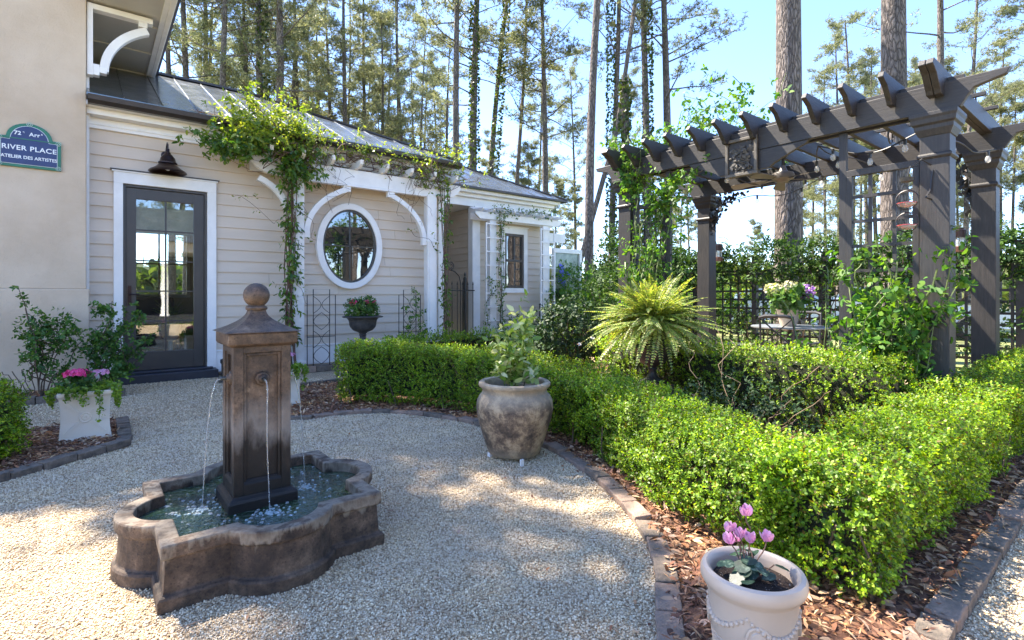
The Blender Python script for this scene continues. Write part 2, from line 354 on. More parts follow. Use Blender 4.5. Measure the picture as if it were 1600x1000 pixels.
brickm = mat('edging_brick', (.34,.235,.175), (.18,.135,.105), 14, .9, .9, 60, .01)
brickm2 = mat('mossy_brick', (.22,.17,.13), (.09,.075,.06), 14, .9, .9, 60, .01)
def edging(name, label, path, length, w, h, m, grp='brick edging rows round the beds'):
    t = thing(name, label, 'brick edging', (path[0].x, path[0].y, 0), grp)
    L = [0]
    for a, b in zip(path, path[1:]): L.append(L[-1]+(b-a).length)
    def at(s):
        for i in range(len(L)-1):
            if s <= L[i+1]:
                f = (s-L[i])/max(L[i+1]-L[i], 1e-6); return path[i].lerp(path[i+1], f), (path[i+1]-path[i]).normalized()
        return path[-1], (path[-1]-path[-2]).normalized()
    s = 0
    while s < L[-1]-length*.5:
        l = length*random.uniform(.92, 1.06); p, d = at(s+l/2); a = math.atan2(d.y, d.x)+random.uniform(-.05, .05)
        M = Matrix.Translation((p.x, p.y, h*.5+random.uniform(-.012, .008))) @ Matrix.Rotation(a, 4, 'Z') @ Matrix.Rotation(random.uniform(-.07, .07), 4, 'X') @ Matrix.Rotation(random.uniform(-.03, .03), 4, 'Y')
        k = MB(); n = 5; rings = []
        for i in range(n+1):
            x = -l/2+.004+(l-.008)*i/n; rings.append([M @ Vector((x, sy*w/2+random.uniform(-.003, .003), sz*h/2+random.uniform(-.003, .003))) for sy, sz in ((-1,-1),(1,-1),(1,1),(-1,1))])
        k.loft(rings).build('brick', random.choice(m), t, bev=.006); s += l
    return t
edging('curved_brick_edging', 'long curved row of worn reddish bricks between the gravel circle and the boxwood bed', edge, .20, .095, .04, [brickm, brickm, brickm2])
edging('straight_brick_edging', 'straight row of dark mossy bricks along the right side of the boxwood bed', [Vector((1.25,.50,0)), Vector((7.5,.515,0))], .165, .10, .05, [brickm2, brickm2, brickm])
edging('brick_border', 'dark brick border round the bed of the crossed white planter', lb_edge + [Vector((.215,5.30,0)), Vector((.235,6.2,0))], .20, .095, .055, [brickm2])
edging('brick_border', 'short row of dark bricks along the rose bed under the plain stucco wall', [Vector((-2.4,7.72,0)), Vector((.3,7.72,0))], .20, .09, .09, [brickm2])
edging('brick_border', 'row of bricks at the foot of the siding wall under the arbor', [Vector((1.5,8.22,0)), Vector((5.2,8.22,0))], .20, .09, .09, [brickm2, brickm])
edging('brick_border', 'thin dark curb behind the mulch of the second white planter', smooth_path([(1.43,5.95,0),(1.75,6.6,0),(2.15,6.95,0),(3.2,7.0,0)], .1), .22, .05, .06, [brickm2])

# ------------------------------------------------------------------ house
def siding_wall(mb, ax, c, a0, a1, z0, z1, lap=.168, out=-1):
    z = z0
    while z < z1-.01:
        zt = min(z+lap, z1)
        # each board leans out at its foot
        if ax == 'y':
            poly = [(c, z), (c+out*.026, z), (c+out*.004, zt), (c, zt)]; q = a0+(a1-a0)*random.uniform(.15,.85)
            if a1-a0 > 1.2: mb.prism(poly, 'x', a0, q-.0018); mb.prism(poly, 'x', q+.0018, a1)
            else: mb.prism(poly, 'x', a0, a1)
        else: poly = [(c, z), (c+out*.026, z), (c+out*.004, zt), (c, zt)]; mb.prism([(p[0], p[1]) for p in poly], 'y', a0, a1)
        z = zt
H = thing('garden_house', 'taupe clapboard and stucco house with standing seam metal roof behind the courtyard', 'house', (2, 8.9, 0))
YW = 8.85
def wallbox(x0, x1, y0, y1, z0, z1): return MB().box(x0, x1, y0, y1, z0, z1)
# stucco block with its thicker foot
st = MB().box(-7,-.041,8.55,15,1.27,7.0).box(-7,-.012,8.52,15.03,0,1.27)
st.build('stucco_wall', stucco, H, bev=.012)
MB().box(-.041,-.012,8.70,8.85,1.27,4.9).build('corner_trim', white, H)
# siding wall around the door (opening x .342-1.336, z .12-2.70) and the oval window
sw = MB()
def siding_box(x0, x1, z0, z1): siding_wall(sw, 'y', YW, x0, x1, z0, z1)
siding_box(-.041,.30,.36,3.384); siding_box(1.39,5.35,.36,3.384); siding_box(.30,1.39,2.712,3.384)
sw.box(-.041,.342,YW+.002,YW+.12,.02,3.7).box(1.336,2.99,YW+.002,YW+.12,.02,3.7).box(3.99,5.35,YW+.002,YW+.12,.02,3.7)
sw.box(2.99,3.99,YW+.002,YW+.12,.02,1.35).box(2.99,3.99,YW+.002,YW+.12,2.72,3.7)
sw.box(.342,1.336,YW+.002,YW+.12,2.70,3.7)
siding_wall(sw, 'x', 5.35, 8.97, 12.6, .36, 3.384, out=1); sw.box(5.25,5.346,8.97,12.6,0,3.7)
sw.build('siding_wall', siding, H)
ww = MB()
for q in ((7.32,8.06,.36,3.3),(8.80,9.62,.36,3.3),(8.06,8.80,.36,1.30),(8.06,8.80,2.88,3.3)): siding_wall(ww, 'y', 10.4, *q)
ww.box(7.3,8.10,10.402,10.5,0,3.7).box(8.76,9.6,10.402,10.5,0,3.7).box(8.10,8.76,10.402,10.5,0,1.36).box(8.10,8.76,10.402,10.5,2.76,3.7)
siding_wall(ww, 'x', 7.25, 10.5, 12.6, .36, 3.3); ww.box(7.252,7.35,10.5,12.6,0,3.7)
siding_wall(ww, 'x', 9.62, 10.5, 14, .36, 3.3, out=1); ww.box(9.5,9.616,10.5,14,0,3.7)
siding_wall(ww, 'y', 12.6, 5.36, 7.24, .36, 3.3)
ww.build('wing_wall', siding, H)
tr = MB()
tr.box(-.012,.24,8.815,YW,.05,.35).box(1.45,5.36,8.815,YW,.05,.35).box(-.012,.24,8.80,8.85,.35,.372).box(1.45,5.36,8.80,8.85,.35,.372)
tr.box(7.35,9.64,10.365,10.4,.05,.35)
tr.build('skirt_boards', white, H, bev=.004)
MB().box(7.10,7.32,10.33,10.52,0,3.30).build('corner_post', white, H, bev=.004)
MB().box(5.25,5.37,8.80,8.97,.0,3.36).build('corner_board', white, H, bev=.004)
tr = MB()
tr.box(9.50,9.64,10.37,10.52,0,3.3)
tr.build('corner_board', white, H, bev=.004)
fr = MB()
fr.box(-.04,5.37,8.795,YW,3.386,3.52).box(-.04,5.37,8.62,YW,3.522,3.60).box(-.04,5.45,8.50,YW,3.602,3.655)
fr.box(5.352,9.66,10.34,10.42,3.302,3.50).box(5.38,9.70,10.24,10.42,3.502,3.58).box(5.40,9.78,10.10,10.42,3.582,3.655)
fr.prism([(5.40,3.42),(5.40,3.50),(5.40,3.50)], 'y', 10.2, 10.21)
fr.box(-.04,5.37,8.782,8.795,3.43,3.45)
fr.box(9.64,9.72,10.42,14,3.302,3.50).box(9.68,9.80,10.42,14,3.502,3.655)
fr.build('frieze', white, H, bev=.006)
MB().box(5.35,7.3,10.42,12.6,3.31,3.34).build('porch_ceiling', white, H)
# gutter
gp = [(8.36,3.70),(8.37,3.64),(8.42,3.60),(8.50,3.60),(8.50,3.70),(8.485,3.70),(8.485,3.615),(8.43,3.615),(8.385,3.65),(8.375,3.70)]
MB().prism(gp, 'x', -.03, 5.52).build('gutter', copper, H)
# metal roof: hipped slabs with standing seams
def roof_metal():
    m, nt, bs = newmat('metal_roof')
    nt.links.new(ramp(nt, noise(nt, 2.2, 6, .7), [(.3,(.14,.15,.15)),(.55,(.22,.235,.235)),(.75,(.30,.31,.31))]), bs.inputs['Base Color'])
    nt.links.new(ramp(nt, noise(nt, 5, 5, .6), [(.3,(.15,.15,.15)),(.7,(.28,.28,.28))]), bs.inputs['Roughness'])
    bs.inputs['Metallic'].default_value = .75; bumpn(nt, bs, noise(nt, 3, 3, .5), .15, .02); return m
rm = roof_metal(); SL = .485
def hip(x0, x1, y0, z0, yr, name, left_hip=False):
    k = yr-y0; zt = z0+SL*k; mb = MB()
    def slab(a, b, c, d):
        up = Vector((0,0,.03)); mb.loft([[Vector(p) for p in (a,b,c,d)], [Vector(p)+up for p in (a,b,c,d)]])
    slab((x0,y0,z0),(x1,y0,z0),(x1-k,yr,zt),(x0,yr,zt))
    slab((x1,y0,z0),(x1,yr+k,z0),(x1-k,yr+.01,zt),(x1-k,yr,zt))
    slab((x1,yr+k,z0),(x0,yr+k,z0),(x0,yr,zt),(x1-k,yr,zt))
    r = mb.build(name, rm, H)
    sm = MB(); x = x0+.38
    while x < x1-.1:
        l = min(k, x1-x)
        sm.bar((x,y0+.005,z0+.038),(x,y0+l,z0+.038+SL*l), .012, .022); x += .42
    y = y0+.4
    while y < yr+k-.2:
        l = min(y-y0, yr+k-y); l = min(l, k)
        sm.bar((x1-.005,y,z0+.038),(x1-l,y,z0+.038+SL*l), .012, .022); y += .42
    sm.build('seams', rm, r)
    cp = MB().bar((x1,y0,z0+.045),(x1-k,yr,zt+.045), .09, .03).bar((x0,yr,zt+.045),(x1-k,yr,zt+.045), .12, .04)
    cp.build('ridge_cap', copper, r)
    return r
hip(-.04, 5.5, 8.42, 3.70, 11.4, 'roof')
hip(4.2, 9.95, 10.0, 3.672, 13.0, 'wing_roof')
MB().box(5.55,9.95,9.985,10.0,3.655,3.70).box(9.95,9.965,10,16,3.655,3.70).build('roof_edge', copper, H)
# pine straw lying in the gutter
P = rng.uniform((1.1,8.38,3.715),(2.1,8.62,3.76),(700,3)); Dv = unit(700); Dv[:, 2] *= .2
LB().add(P, Dv, rnd(700), .07, .006, 'needle').build('pine_straw', chipm, H)
# tall gable eave over the left block, with bracket
ev = MB().box(-.04,.80,7.3,12.5,4.96,5.0)
for y in (7.9,8.9,9.9,10.9): ev.box(-.04,.80,y,y+.05,4.94,4.96)
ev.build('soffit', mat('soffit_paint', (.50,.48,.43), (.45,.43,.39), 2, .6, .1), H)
MB().box(.80,.86,7.3,12.5,4.93,5.14).box(.86,.885,7.3,12.5,5.02,5.17).box(.74,.80,7.3,12.5,4.935,4.958).build('eave_fascia', white, H, bev=.004)
MB().box(.885,.93,7.3,12.5,5.08,5.20).box(-.04,.885,7.3,12.5,5.17,5.20).build('eave_gutter', copper, H)
def arc_bracket(x0, z0, x1, z1, th, y0, y1, side=1, n=14):
    # quarter arc from the foot of the upright (x0,z0) to the head (x1,z1)
    rings = []; w, h = x1-x0, z1-z0
    for i in range(n+1):
        T = math.radians(62); t = T*i/n; W2, H2 = w/(1-math.cos(T)), h/math.sin(T); cx, cz = x0+W2, z0
        ox, oz = cx-W2*math.cos(t), cz+H2*math.sin(t)
        ix, iz = cx-(W2-math.copysign(th, w))*math.cos(t), cz+(H2-th)*math.sin(t)
        rings.append([(ox,y0,oz),(ix,y0,iz),(ix,y1,iz),(ox,y1,oz)])
    return MB().loft(rings)
br = arc_bracket(.09, 4.09, .58, 4.80, .095, 8.60, 8.70)
br.box(-.035,.025,8.59,8.71,4.01,4.93).box(.025,.66,8.59,8.71,4.86,4.93).box(.025,.09,8.595,8.705,4.02,4.16).box(.09,.165,8.595,8.705,4.06,4.13).box(.50,.60,8.595,8.705,4.79,4.86)
br.build('eave_bracket', white, H, bev=.004)
# door
fx0, fx1 = .342, 1.336
d = MB()
d.box(.24,.342,8.79,YW+.03,.12,2.79).box(1.336,1.452,8.79,YW+.03,.12,2.79).box(.24,1.452,8.788,YW+.03,2.70,2.85).box(.22,1.472,8.77,YW,2.85,2.87)
d.build('door_casing', white, H, bev=.004)
MB().box(.20,1.49,8.76,8.85,2.871,2.885).build('drip_cap', copper, H)
MB().box(.25,1.45,8.60,8.97,.0,.115).box(.30,1.40,8.72,8.97,.117,.145).build('door_step', stepm, H, bev=.008)
dj = MB().box(.342,.372,8.83,8.95,.145,2.70).box(1.306,1.336,8.83,8.95,.145,2.70).box(.372,1.306,8.83,8.95,2.665,2.70)
dj.build('door_jamb', darkp, H, bev=.003)
gx0, gx1, gz0, gz1 = .49, 1.173, .40, 2.515
dd = MB().box(.374,gx0,8.86,8.91,.15,2.662).box(gx1,1.304,8.86,8.91,.15,2.662).box(gx0,gx1,8.861,8.909,.15,gz0).box(gx0,gx1,8.861,8.909,gz1,2.662)
dr = dd.build('door', darkp, H, bev=.004)
mu = MB()
for i in range(1, 5): z = gz0+(gz1-gz0)*i/5; mu.box(gx0,gx1,8.872,8.902,z-.009,z+.009)
mu.box((gx0+gx1)/2-.010,(gx0+gx1)/2+.010,8.870,8.904,gz0,gz1); mu.build('muntins', darkp, dr)
def glass_m(name, tint=(.85,.9,.88), refl=.5, rough=.01):
    m, nt, bs = newmat(name); nt.nodes.remove(bs); out = nt.nodes['Material Output']
    g = N_(nt, 'ShaderNodeBsdfGlossy', Roughness=rough); t = nt.nodes.new('ShaderNodeBsdfTransparent'); t.inputs[0].default_value = (*tint, 1)
    lw = N_(nt, 'ShaderNodeFresnel', IOR=1.5); ad = nt.nodes.new('ShaderNodeMath'); ad.operation = 'MULTIPLY_ADD'; ad.inputs[1].default_value = 1.6; ad.inputs[2].default_value = refl*.35
    nt.links.new(lw.outputs[0], ad.inputs[0]); mx = nt.nodes.new('ShaderNodeMixShader'); nt.links.new(ad.outputs[0], mx.inputs[0])
    nz = noise(nt, 1.3, 2, .5); b = N_(nt, 'ShaderNodeBump', Strength=.06, Distance=.02); nt.links.new(nz, b.inputs['Height']); nt.links.new(b.outputs[0], g.inputs['Normal'])
    nt.links.new(t.outputs[0], mx.inputs[1]); nt.links.new(g.outputs[0], mx.inputs[2]); nt.links.new(mx.outputs[0], out.inputs[0]); return m
glass = glass_m('window_glass', refl=.35)
MB().box(gx0,gx1,8.884,8.889,gz0,gz1).build('glass', glass, dr)
MB().box(.395,.435,8.845,8.862,1.05,1.32).tube([(.415,8.845,1.2),(.415,8.80,1.2),(.47,8.79,1.2),(.52,8.79,1.2)],.009).build('handle', bronze, dr)
bl_ = MB()
for i in range(9):
    z = 2.56-.055*i; bl_.box(.45,1.22,8.985+.012*(i%2),8.995+.022*(i%2),z-.06,z)
bl_.build('roman_blind', mat('blind_linen', (.50,.52,.46), (.34,.38,.32), 5, .9, .6, 14, .02), H)
# room seen through the door
rmw = mat('room_wall', (.55,.47,.33), (.50,.42,.29), 2, .8, .05)
room = MB().box(-.05,4.6,12.3,12.4,0,1.2).box(-.05,4.6,12.3,12.4,2.4,3.3).box(-.05,.6,12.3,12.4,1.2,2.4).box(1.5,2.9,12.3,12.4,1.2,2.4).box(3.8,4.6,12.3,12.4,1.2,2.4)
room.box(-.02,.0,8.98,12.3,0,3.3).box(4.6,4.7,8.98,12.4,0,3.3).box(-.05,4.7,8.98,12.4,3.3,3.35)
room.build('room_shell', rmw, H)
MB().box(-.02,4.6,8.98,12.3,.02,.1).build('room_floor', mat('room_floor_wood', (.16,.09,.05), (.10,.055,.03), 8, .3, .1, stretch=(1,8,1)), H)
wf = MB()
for x0 in (.6, 2.9):
    wf.box(x0-.06,x0,12.26,12.3,1.14,2.46).box(x0+.9,x0+.96,12.26,12.3,1.14,2.46).box(x0,x0+.9,12.26,12.3,2.4,2.46).box(x0,x0+.9,12.26,12.3,1.14,1.2).box(x0+.43,x0+.46,12.3,12.34,1.2,2.4).box(x0,x0+.9,12.3,12.34,1.78,1.81)
wf.build('back_window_frame', white, H)
# oval window
def ellipse(cx, cz, a, b, n=48): return [(cx+a*math.cos(2*PI*i/n), cz+b*math.sin(2*PI*i/n)) for i in range(n)]
def ring_prism(cx, cz, a, b, a2, b2, y0, y1, n=48):
    mb = MB(); o1, i1 = ellipse(cx, cz, a, b, n), ellipse(cx, cz, a2, b2, n)
    rings = [[(p[0], y1, p[1]) for p in o1], [(p[0], y0, p[1]) for p in o1], [(p[0], y0, p[1]) for p in i1], [(p[0], y1, p[1]) for p in i1]]
    mb.loft(rings, False, False); return mb
ox, oz = 3.49, 2.03
wn = ring_prism(ox, oz, .58, .735, .475, .63, 8.76, 8.86).build('oval_window', white, H, bev=.005)
wfm = ring_prism(ox, oz, .478, .633, .44, .595, 8.79, 8.865)
wfm.box(ox-.009,ox+.009,8.80,8.815,oz-.6,oz+.6).box(ox-.445,ox+.445,8.80,8.815,oz-.009,oz+.009)
wfm.build('sash', darkp, wn)
gl_dark = newmat('dark_reflecting_glass'); gm, gnt, gbs = gl_dark
gbs.inputs['Base Color'].default_value = (.02,.022,.02,1); gbs.inputs['Roughness'].default_value = .02; gbs.inputs['Specular IOR Level'].default_value = 1.0
gbs.inputs['Coat Weight'].default_value = 1.0; gbs.inputs['Coat IOR'].default_value = 2.2; gbs.inputs['Coat Roughness'].default_value = .01
bumpn(gnt, gbs, noise(gnt, 1.6, 2, .5), .08, .02)
gn = gnt.nodes['Bump']; gnt.links.new(gn.outputs[0], gbs.inputs['Coat Normal'])
MB().prism(ellipse(ox, oz, .47, .62), 'y', 8.818, 8.826).build('pane', gm, wn)
# wing window
wt = MB().box(8.0,8.11,10.36,10.41,1.27,2.90).box(8.73,8.85,10.36,10.41,1.27,2.90).box(8.11,8.73,10.36,10.41,2.74,2.90).box(8.11,8.73,10.355,10.41,1.27,1.36).box(7.97,8.88,10.34,10.41,1.24,1.27)
wt.box(7.97,8.88,10.34,10.41,2.90,2.93)
w2 = wt.build('sash_window', white, H, bev=.003)
wsm = mat('sash_paint', (.05,.032,.025), (.04,.026,.02), 4, .4, .05)
sf = MB()
sf.box(8.11,8.17,10.375,10.44,1.36,2.74).box(8.67,8.73,10.375,10.44,1.36,2.74).box(8.17,8.67,10.375,10.44,2.68,2.74).box(8.17,8.67,10.375,10.44,1.36,1.43).box(8.17,8.67,10.37,10.44,2.03,2.09).box(8.41,8.43,10.39,10.44,2.09,2.68)
sf.build('sash', wsm, w2); MB().box(8.17,8.67,10.42,10.43,1.43,2.68).build('pane', gm, w2)

# ------------------------------------------------------------------ street sign on the stucco
ST = thing('wall_sign', 'blue enamel sign with arched top and green border on the stucco wall', 'sign', (-.57, 8.53, 2.98))
sc = -.569
def signpoly(inset):
    w = .285-inset; p = [(sc-w, 2.715+inset), (sc+w, 2.715+inset), (sc+w, 3.07-inset), (sc+w-.075, 3.07-inset)]
    r = .205-inset; zc = 3.07-inset
    for i in range(15):
        t = PI*(.04+.92*i/14); p.append((sc+r*math.cos(t), zc+.175*math.sin(t)))
    p += [(sc-w+.075, 3.07-inset), (sc-w, 3.07-inset)]; return p
enam = lambda n, c: mat(n, c, tuple(x*.8 for x in c), 5, .22, .03)
MB().prism(signpoly(0), 'y', 8.52, 8.548).build('border', enam('green_enamel', (.02,.16,.07)), ST, bev=.003)
MB().prism(signpoly(.032), 'y', 8.516, 8.5195).build('white_line', enam('white_enamel', (.7,.72,.72)), ST)
MB().prism(signpoly(.037), 'y', 8.5125, 8.5155).build('plate', enam('navy_enamel', (.02,.028,.11)), ST)
MB().box(sc-.255,sc+.255,8.509,8.5122,3.045,3.056).build('divider', enam('green_enamel_line', (.02,.16,.07)), ST)
orn = MB()
for ux, uz in ((sc-.262,2.74),(sc+.262,2.74),(sc-.262,3.045),(sc+.262,3.045),(sc,3.232)):
    for r in (.024,.011):
        orn.tube([(ux+r*math.cos(t*.5236), 8.512, uz+r*math.sin(t*.5236)) for t in range(13)], .0035, 5)
orn.build('rivets', enam('pale_enamel', (.45,.6,.5)), ST)
def text(body, size, x, y, z, m, parent, name='lettering', ext=.0015, off=.0, spacing=1.0, rotz=0, sx=1.0):
    cu = bpy.data.curves.new('tmp', 'FONT'); cu.body = body; cu.size = size; cu.align_x = 'CENTER'; cu.extrude = ext; cu.offset = off; cu.space_character = spacing
    ob = bpy.data.objects.new('tmp', cu); C.objects.link(ob); bpy.context.view_layer.update()
    me = bpy.data.meshes.new_from_object(ob.evaluated_get(bpy.context.evaluated_depsgraph_get())); bpy.data.objects.remove(ob)
    me.name = name; off_ = offof(parent, None)
    me.transform(Matrix.Translation(Vector((x, y, z))-off_) @ Matrix.Rotation(rotz, 4, 'Z') @ Matrix.Rotation(PI/2, 4, 'X') @ Matrix.Diagonal((sx, 1, 1, 1)))
    me.materials.clear(); return link(me, name, m, parent, None)
wem = enam('letter_white', (.85,.86,.86))
def serifs(body_w, x, z, size): pass
text('RIVER PLACE', .080, sc, 8.510, 2.915, wem, ST, off=.0012, spacing=1.08)
text('ATELIER DES ARTISTES', .053, sc, 8.510, 2.815, wem, ST, off=.001, spacing=1.0, sx=.94)
text('72', .062, sc-.105, 8.510, 3.095, wem, ST, off=.0015, spacing=1.05)
text('e', .035, sc-.052, 8.510, 3.122, wem, ST, off=.001)
text('Arr', .062, sc+.045, 8.510, 3.095, wem, ST, off=.0015, spacing=1.08)
text('t', .035, sc+.110, 8.510, 3.122, wem, ST, off=.001)

# ------------------------------------------------------------------ wall lamp over the door
LP = thing('wall_lamp', 'dark bronze bell shaped lamp hanging over the glass door', 'lamp', (.83, 8.6, 2.87))
prof = [(.222,0),(.228,.006),(.21,.03),(.17,.052),(.13,.085),(.105,.115),(.10,.12),(.112,.125),(.112,.14),(.098,.148),(.085,.20),(.055,.245),(.035,.262),(.035,.275),(.022,.285),(.020,.33),(.012,.335)]
MB().lathe(prof+[], (.83,8.6,2.875), 32, cap0=False).build('shade', bronze, LP, sharp=50)
MB().tube([(.83,8.6,3.2),(.83,8.6,3.27)],.009).tube([(.83,8.6,3.26),(.83,8.66,3.30),(.83,8.75,3.27),(.83,8.84,3.18)],.010).lathe([(.06,0),(.06,.02),(.02,.03)],(0,0,0),16,M=Matrix.Translation((.83,8.85,3.16))@Matrix.Rotation(PI/2,4,'X')).build('arm', bronze, LP)
MB().ball((.83,8.6,2.94), .035).build('bulb', white, LP)
# ------------------------------------------------------------------ fountain
def fount_m(name, wetz=True):
    m, nt, bs = newmat(name)
    c = ramp(nt, noise(nt, 9, 10, .78), [(.36,(.030,.020,.014)),(.47,(.085,.056,.037)),(.57,(.155,.102,.066)),(.69,(.28,.20,.13))])
    c = mixc(nt, c, ramp(nt, noise(nt, 3.2, 5, .6), [(.40,(.30,.28,.28)),(.60,(1,1,1))]), .85, 'MULTIPLY')
    vo = N_(nt, 'ShaderNodeTexVoronoi', Scale=60.0, Randomness=1.0); nt.links.new(coord(nt), vo.inputs['Vector'])
    pit = ramp(nt, vo.outputs['Distance'], [(.16,(.25,.2,.18)),(.30,(1,1,1))]); c = mixc(nt, c, pit, .55, 'MULTIPLY')
    # water stain and lime scale by height
    tc = nt.nodes.new('ShaderNodeTexCoord'); sp = nt.nodes.new('ShaderNodeSeparateXYZ'); nt.links.new(tc.outputs['Object'], sp.inputs[0])
    ad = nt.nodes.new('ShaderNodeMath'); ad.operation = 'MULTIPLY_ADD'; nt.links.new(noise(nt, 9, 5, .6, coord(nt, (1,1,.35))), ad.inputs[0]); ad.inputs[1].default_value = -.42; nt.links.new(sp.outputs['Z'], ad.inputs[2])
    if wetz:
        c = mixc(nt, c, ramp(nt, ad.outputs[0], [(.10,(.10,.09,.09)),(.26,(.26,.23,.22)),(.42,(1,1,1))]), 1.0, 'MULTIPLY')
        lime = ramp(nt, ad.outputs[0], [(.27,(0,0,0)),(.36,(.5,.5,.5)),(.50,(0,0,0))]); c = mixc(nt, c, (.30,.28,.26), lime)
    else:
        cr = ramp(nt, ad.outputs[0], [(-.0,(0,0,0)),(.0,(0,0,0)),(.03,(.55,.55,.55)),(.10,(.0,.0,.0))])
        c = mixc(nt, c, (.34,.29,.22), cr)
    nt.links.new(c, bs.inputs['Base Color']); bs.inputs['Roughness'].default_value = .55 if wetz else .75
    bumpn(nt, bs, noise(nt, 75, 7, .75), .8, .004); return m
fm1 = fount_m('fountain_stone'); fm2 = fount_m('basin_stone', False)
FC = (.647, 2.80)
F = thing('fountain', 'weathered brown quatrefoil basin with square pillar and ball finial spouting water', 'fountain', (FC[0], FC[1], 0))
def quatre(o, z):
    h, R, cy = .43+o, .225+o, -.333
    pts = []; xi = math.sqrt(max(R*R-(h+cy)**2, 1e-6)); t1 = math.atan2(-(h+cy), xi)
    arc = []
    for i in range(19):
        t = (PI+(-t1))+( (2*PI+t1)-(PI-t1) )*i/18
        arc.append((R*math.cos(t), cy+R*math.sin(t)))
    side = [(-h, -h)] + arc
    for k in range(4):
        c, s = [(1,0),(0,1),(-1,0),(0,-1)][k]
        pts += [(FC[0]+x*c-y*s, FC[1]+x*s+y*c, z) for x, y in side]
    return pts
prof = [(.024,.0),(.024,.048),(.018,.056),(.008,.060),(.004,.066),(-.004,.190),(-.003,.192),(.008,.194),(.012,.200),(.013,.244),(.009,.25),(-.052,.25),(-.056,.246),(-.060,.10)]
MB().loft([quatre(o_, z) for o_, z in prof], True, True).build('basin', fm2, F, bev=.0035)
wm, wnt, wbs = newmat('pond_water')
wbs.inputs['Base Color'].default_value = (.022,.045,.028,1); wbs.inputs['Roughness'].default_value = .04; wbs.inputs['Specular IOR Level'].default_value = .8
wnt.links.new(ramp(wnt, noise(wnt, 2.5, 4, .6), [(.35,(.008,.024,.016)),(.6,(.025,.055,.016)),(.75,(.06,.10,.02))]), wbs.inputs['Base Color'])
wv = N_(wnt, 'ShaderNodeTexNoise', Scale=26.0, Detail=3.0, Distortion=1.5); wnt.links.new(coord(wnt), wv.inputs['Vector']); bumpn(wnt, wbs, wv.outputs['Fac'], 1.0, .03)
MB().add(quatre(-.058, .2), [tuple(range(80))]).build('water', wm, F)
CX, CY = .637, 2.80
def sq(h, z, cx=CX, cy=CY): return [(cx-h,cy-h,z),(cx+h,cy-h,z),(cx+h,cy+h,z),(cx-h,cy+h,z)]
MB().loft([sq(.152,.09),sq(.152,.240),sq(.145,.252),sq(.131,.262),sq(.131,.266)]).build('plinth', fm1, F, bev=.004)
co = MB().loft([sq(.103,.262),sq(.102,.965)])
for sx in (-1, 1):
    for sy in (-1, 1):
        x0, x1 = sorted((CX+sx*.126, CX+sx*.083)); y0, y1 = sorted((CY+sy*.126, CY+sy*.083)); co.box(x0,x1,y0,y1,.264,.966)
for k in range(4):
    M = Matrix.Translation((CX,CY,0)) @ Matrix.Rotation(k*PI/2, 4, 'Z')
    co.box(-.084,.084,-.1255,-.10,.264,.315,M).box(-.084,.084,-.1255,-.10,.925,.9655,M)
    co.prism([(-.126,.315),(-.108,.335),(-.108,.315)], 'x', -.084, .084, M)
    co.box(-.083,-.070,-.117,-.101,.316,.924,M).box(.070,.083,-.117,-.101,.316,.924,M).box(-.070,.070,-.117,-.101,.911,.924,M).box(-.070,.070,-.117,-.101,.316,.33,M)
co.build('pillar', fm1, F, bev=.003)
cp = MB().loft([sq(.135,.955),sq(.150,.966),sq(.152,.972),sq(.152,1.016),sq(.147,1.022)])
cp.loft([sq(.140,1.018)]+[sq(.132*(1-t)**2.0+.036, 1.022+.103*t) for t in [i/12 for i in range(13)]], smooth=True)
cp.build('cap', fm1, F, bev=.003, sharp=35)
MB().lathe([(.036,1.12),(.047,1.125),(.050,1.133),(.047,1.141),(.036,1.146),(.036,1.15)], (CX,CY,0), 28).ball((CX,CY,1.196), .060, 28).build('ball_finial', fm1, F)
# spouts, jets, foam
jetm, jnt, jbs = newmat('falling_water'); jbs.inputs['Base Color'].default_value = (.85,.9,.92,1); jbs.inputs['Roughness'].default_value = .08
jbs.inputs['Transmission Weight'].default_value = .75; jbs.inputs['IOR'].default_value = 1.33; jbs.inputs['Alpha'].default_value = .5
pipe = mat('lead_pipe', (.16,.18,.18), (.08,.09,.09), 30, .4, .2, metal=.8)
for k in range(4):
    M = Matrix.Translation((CX,CY,.80)) @ Matrix.Rotation(k*PI/2, 4, 'Z')
    R = M @ Matrix.Translation((0,-.108,0)) @ Matrix.Rotation(PI/2, 4, 'X')
    sp = MB().lathe([(.034,-.002),(.034,.006),(.030,.012),(.022,.014),(.018,.022),(.012,.026)], (0,0,0), 24, M=R, fn=lambda t, z: 1+.05*math.cos(8*t))
    s_ = sp.build('spout', fm1, F)
    MB().tube([M @ Vector((0,-.13,0)), M @ Vector((0,-.15,.002)), M @ Vector((0,-.158,-.002))], .009, 10).build('pipe', pipe, s_)
    pts = [M @ Vector((.004*math.sin(7*t), -.158-.075*t**.7*(1 if t > 0 else 1), -.6*t*t)) for t in [i/16 for i in range(17)]]
    MB().tube(pts, [.0034-.0014*i/16+.0008*random.random() for i in range(17)], 8).build('water_jet', jetm, F)
foamm = mat('foam', (.6,.7,.72), (.3,.42,.45), 40, .1, .3)
foamm.node_tree.nodes['Principled BSDF'].inputs['Alpha'].default_value = .6
fb = MB()
for (jx, jy) in ((CX,CY-.235),(CX-.235,CY),(CX+.235,CY),(CX,CY+.235)):
    for i in range(45):
        r = abs(random.gauss(0, .03)); t = random.uniform(0, 6.28); q = random.uniform(.003, .009); fb.ball((jx+r*math.cos(t), jy+r*math.sin(t)*.8, .199), q, 8, .5)
    for i in range(34):
        r = abs(random.gauss(.08, .07)); t = random.uniform(0, 6.28); x, y = jx+r*math.cos(t), jy+r*math.sin(t)
        if abs(x-FC[0]) < .36 and abs(y-FC[1]) < .36 and not (abs(x-CX) < .16 and abs(y-CY) < .16): fb.ball((x, y, .199), random.uniform(.004, .010), 8, .8)
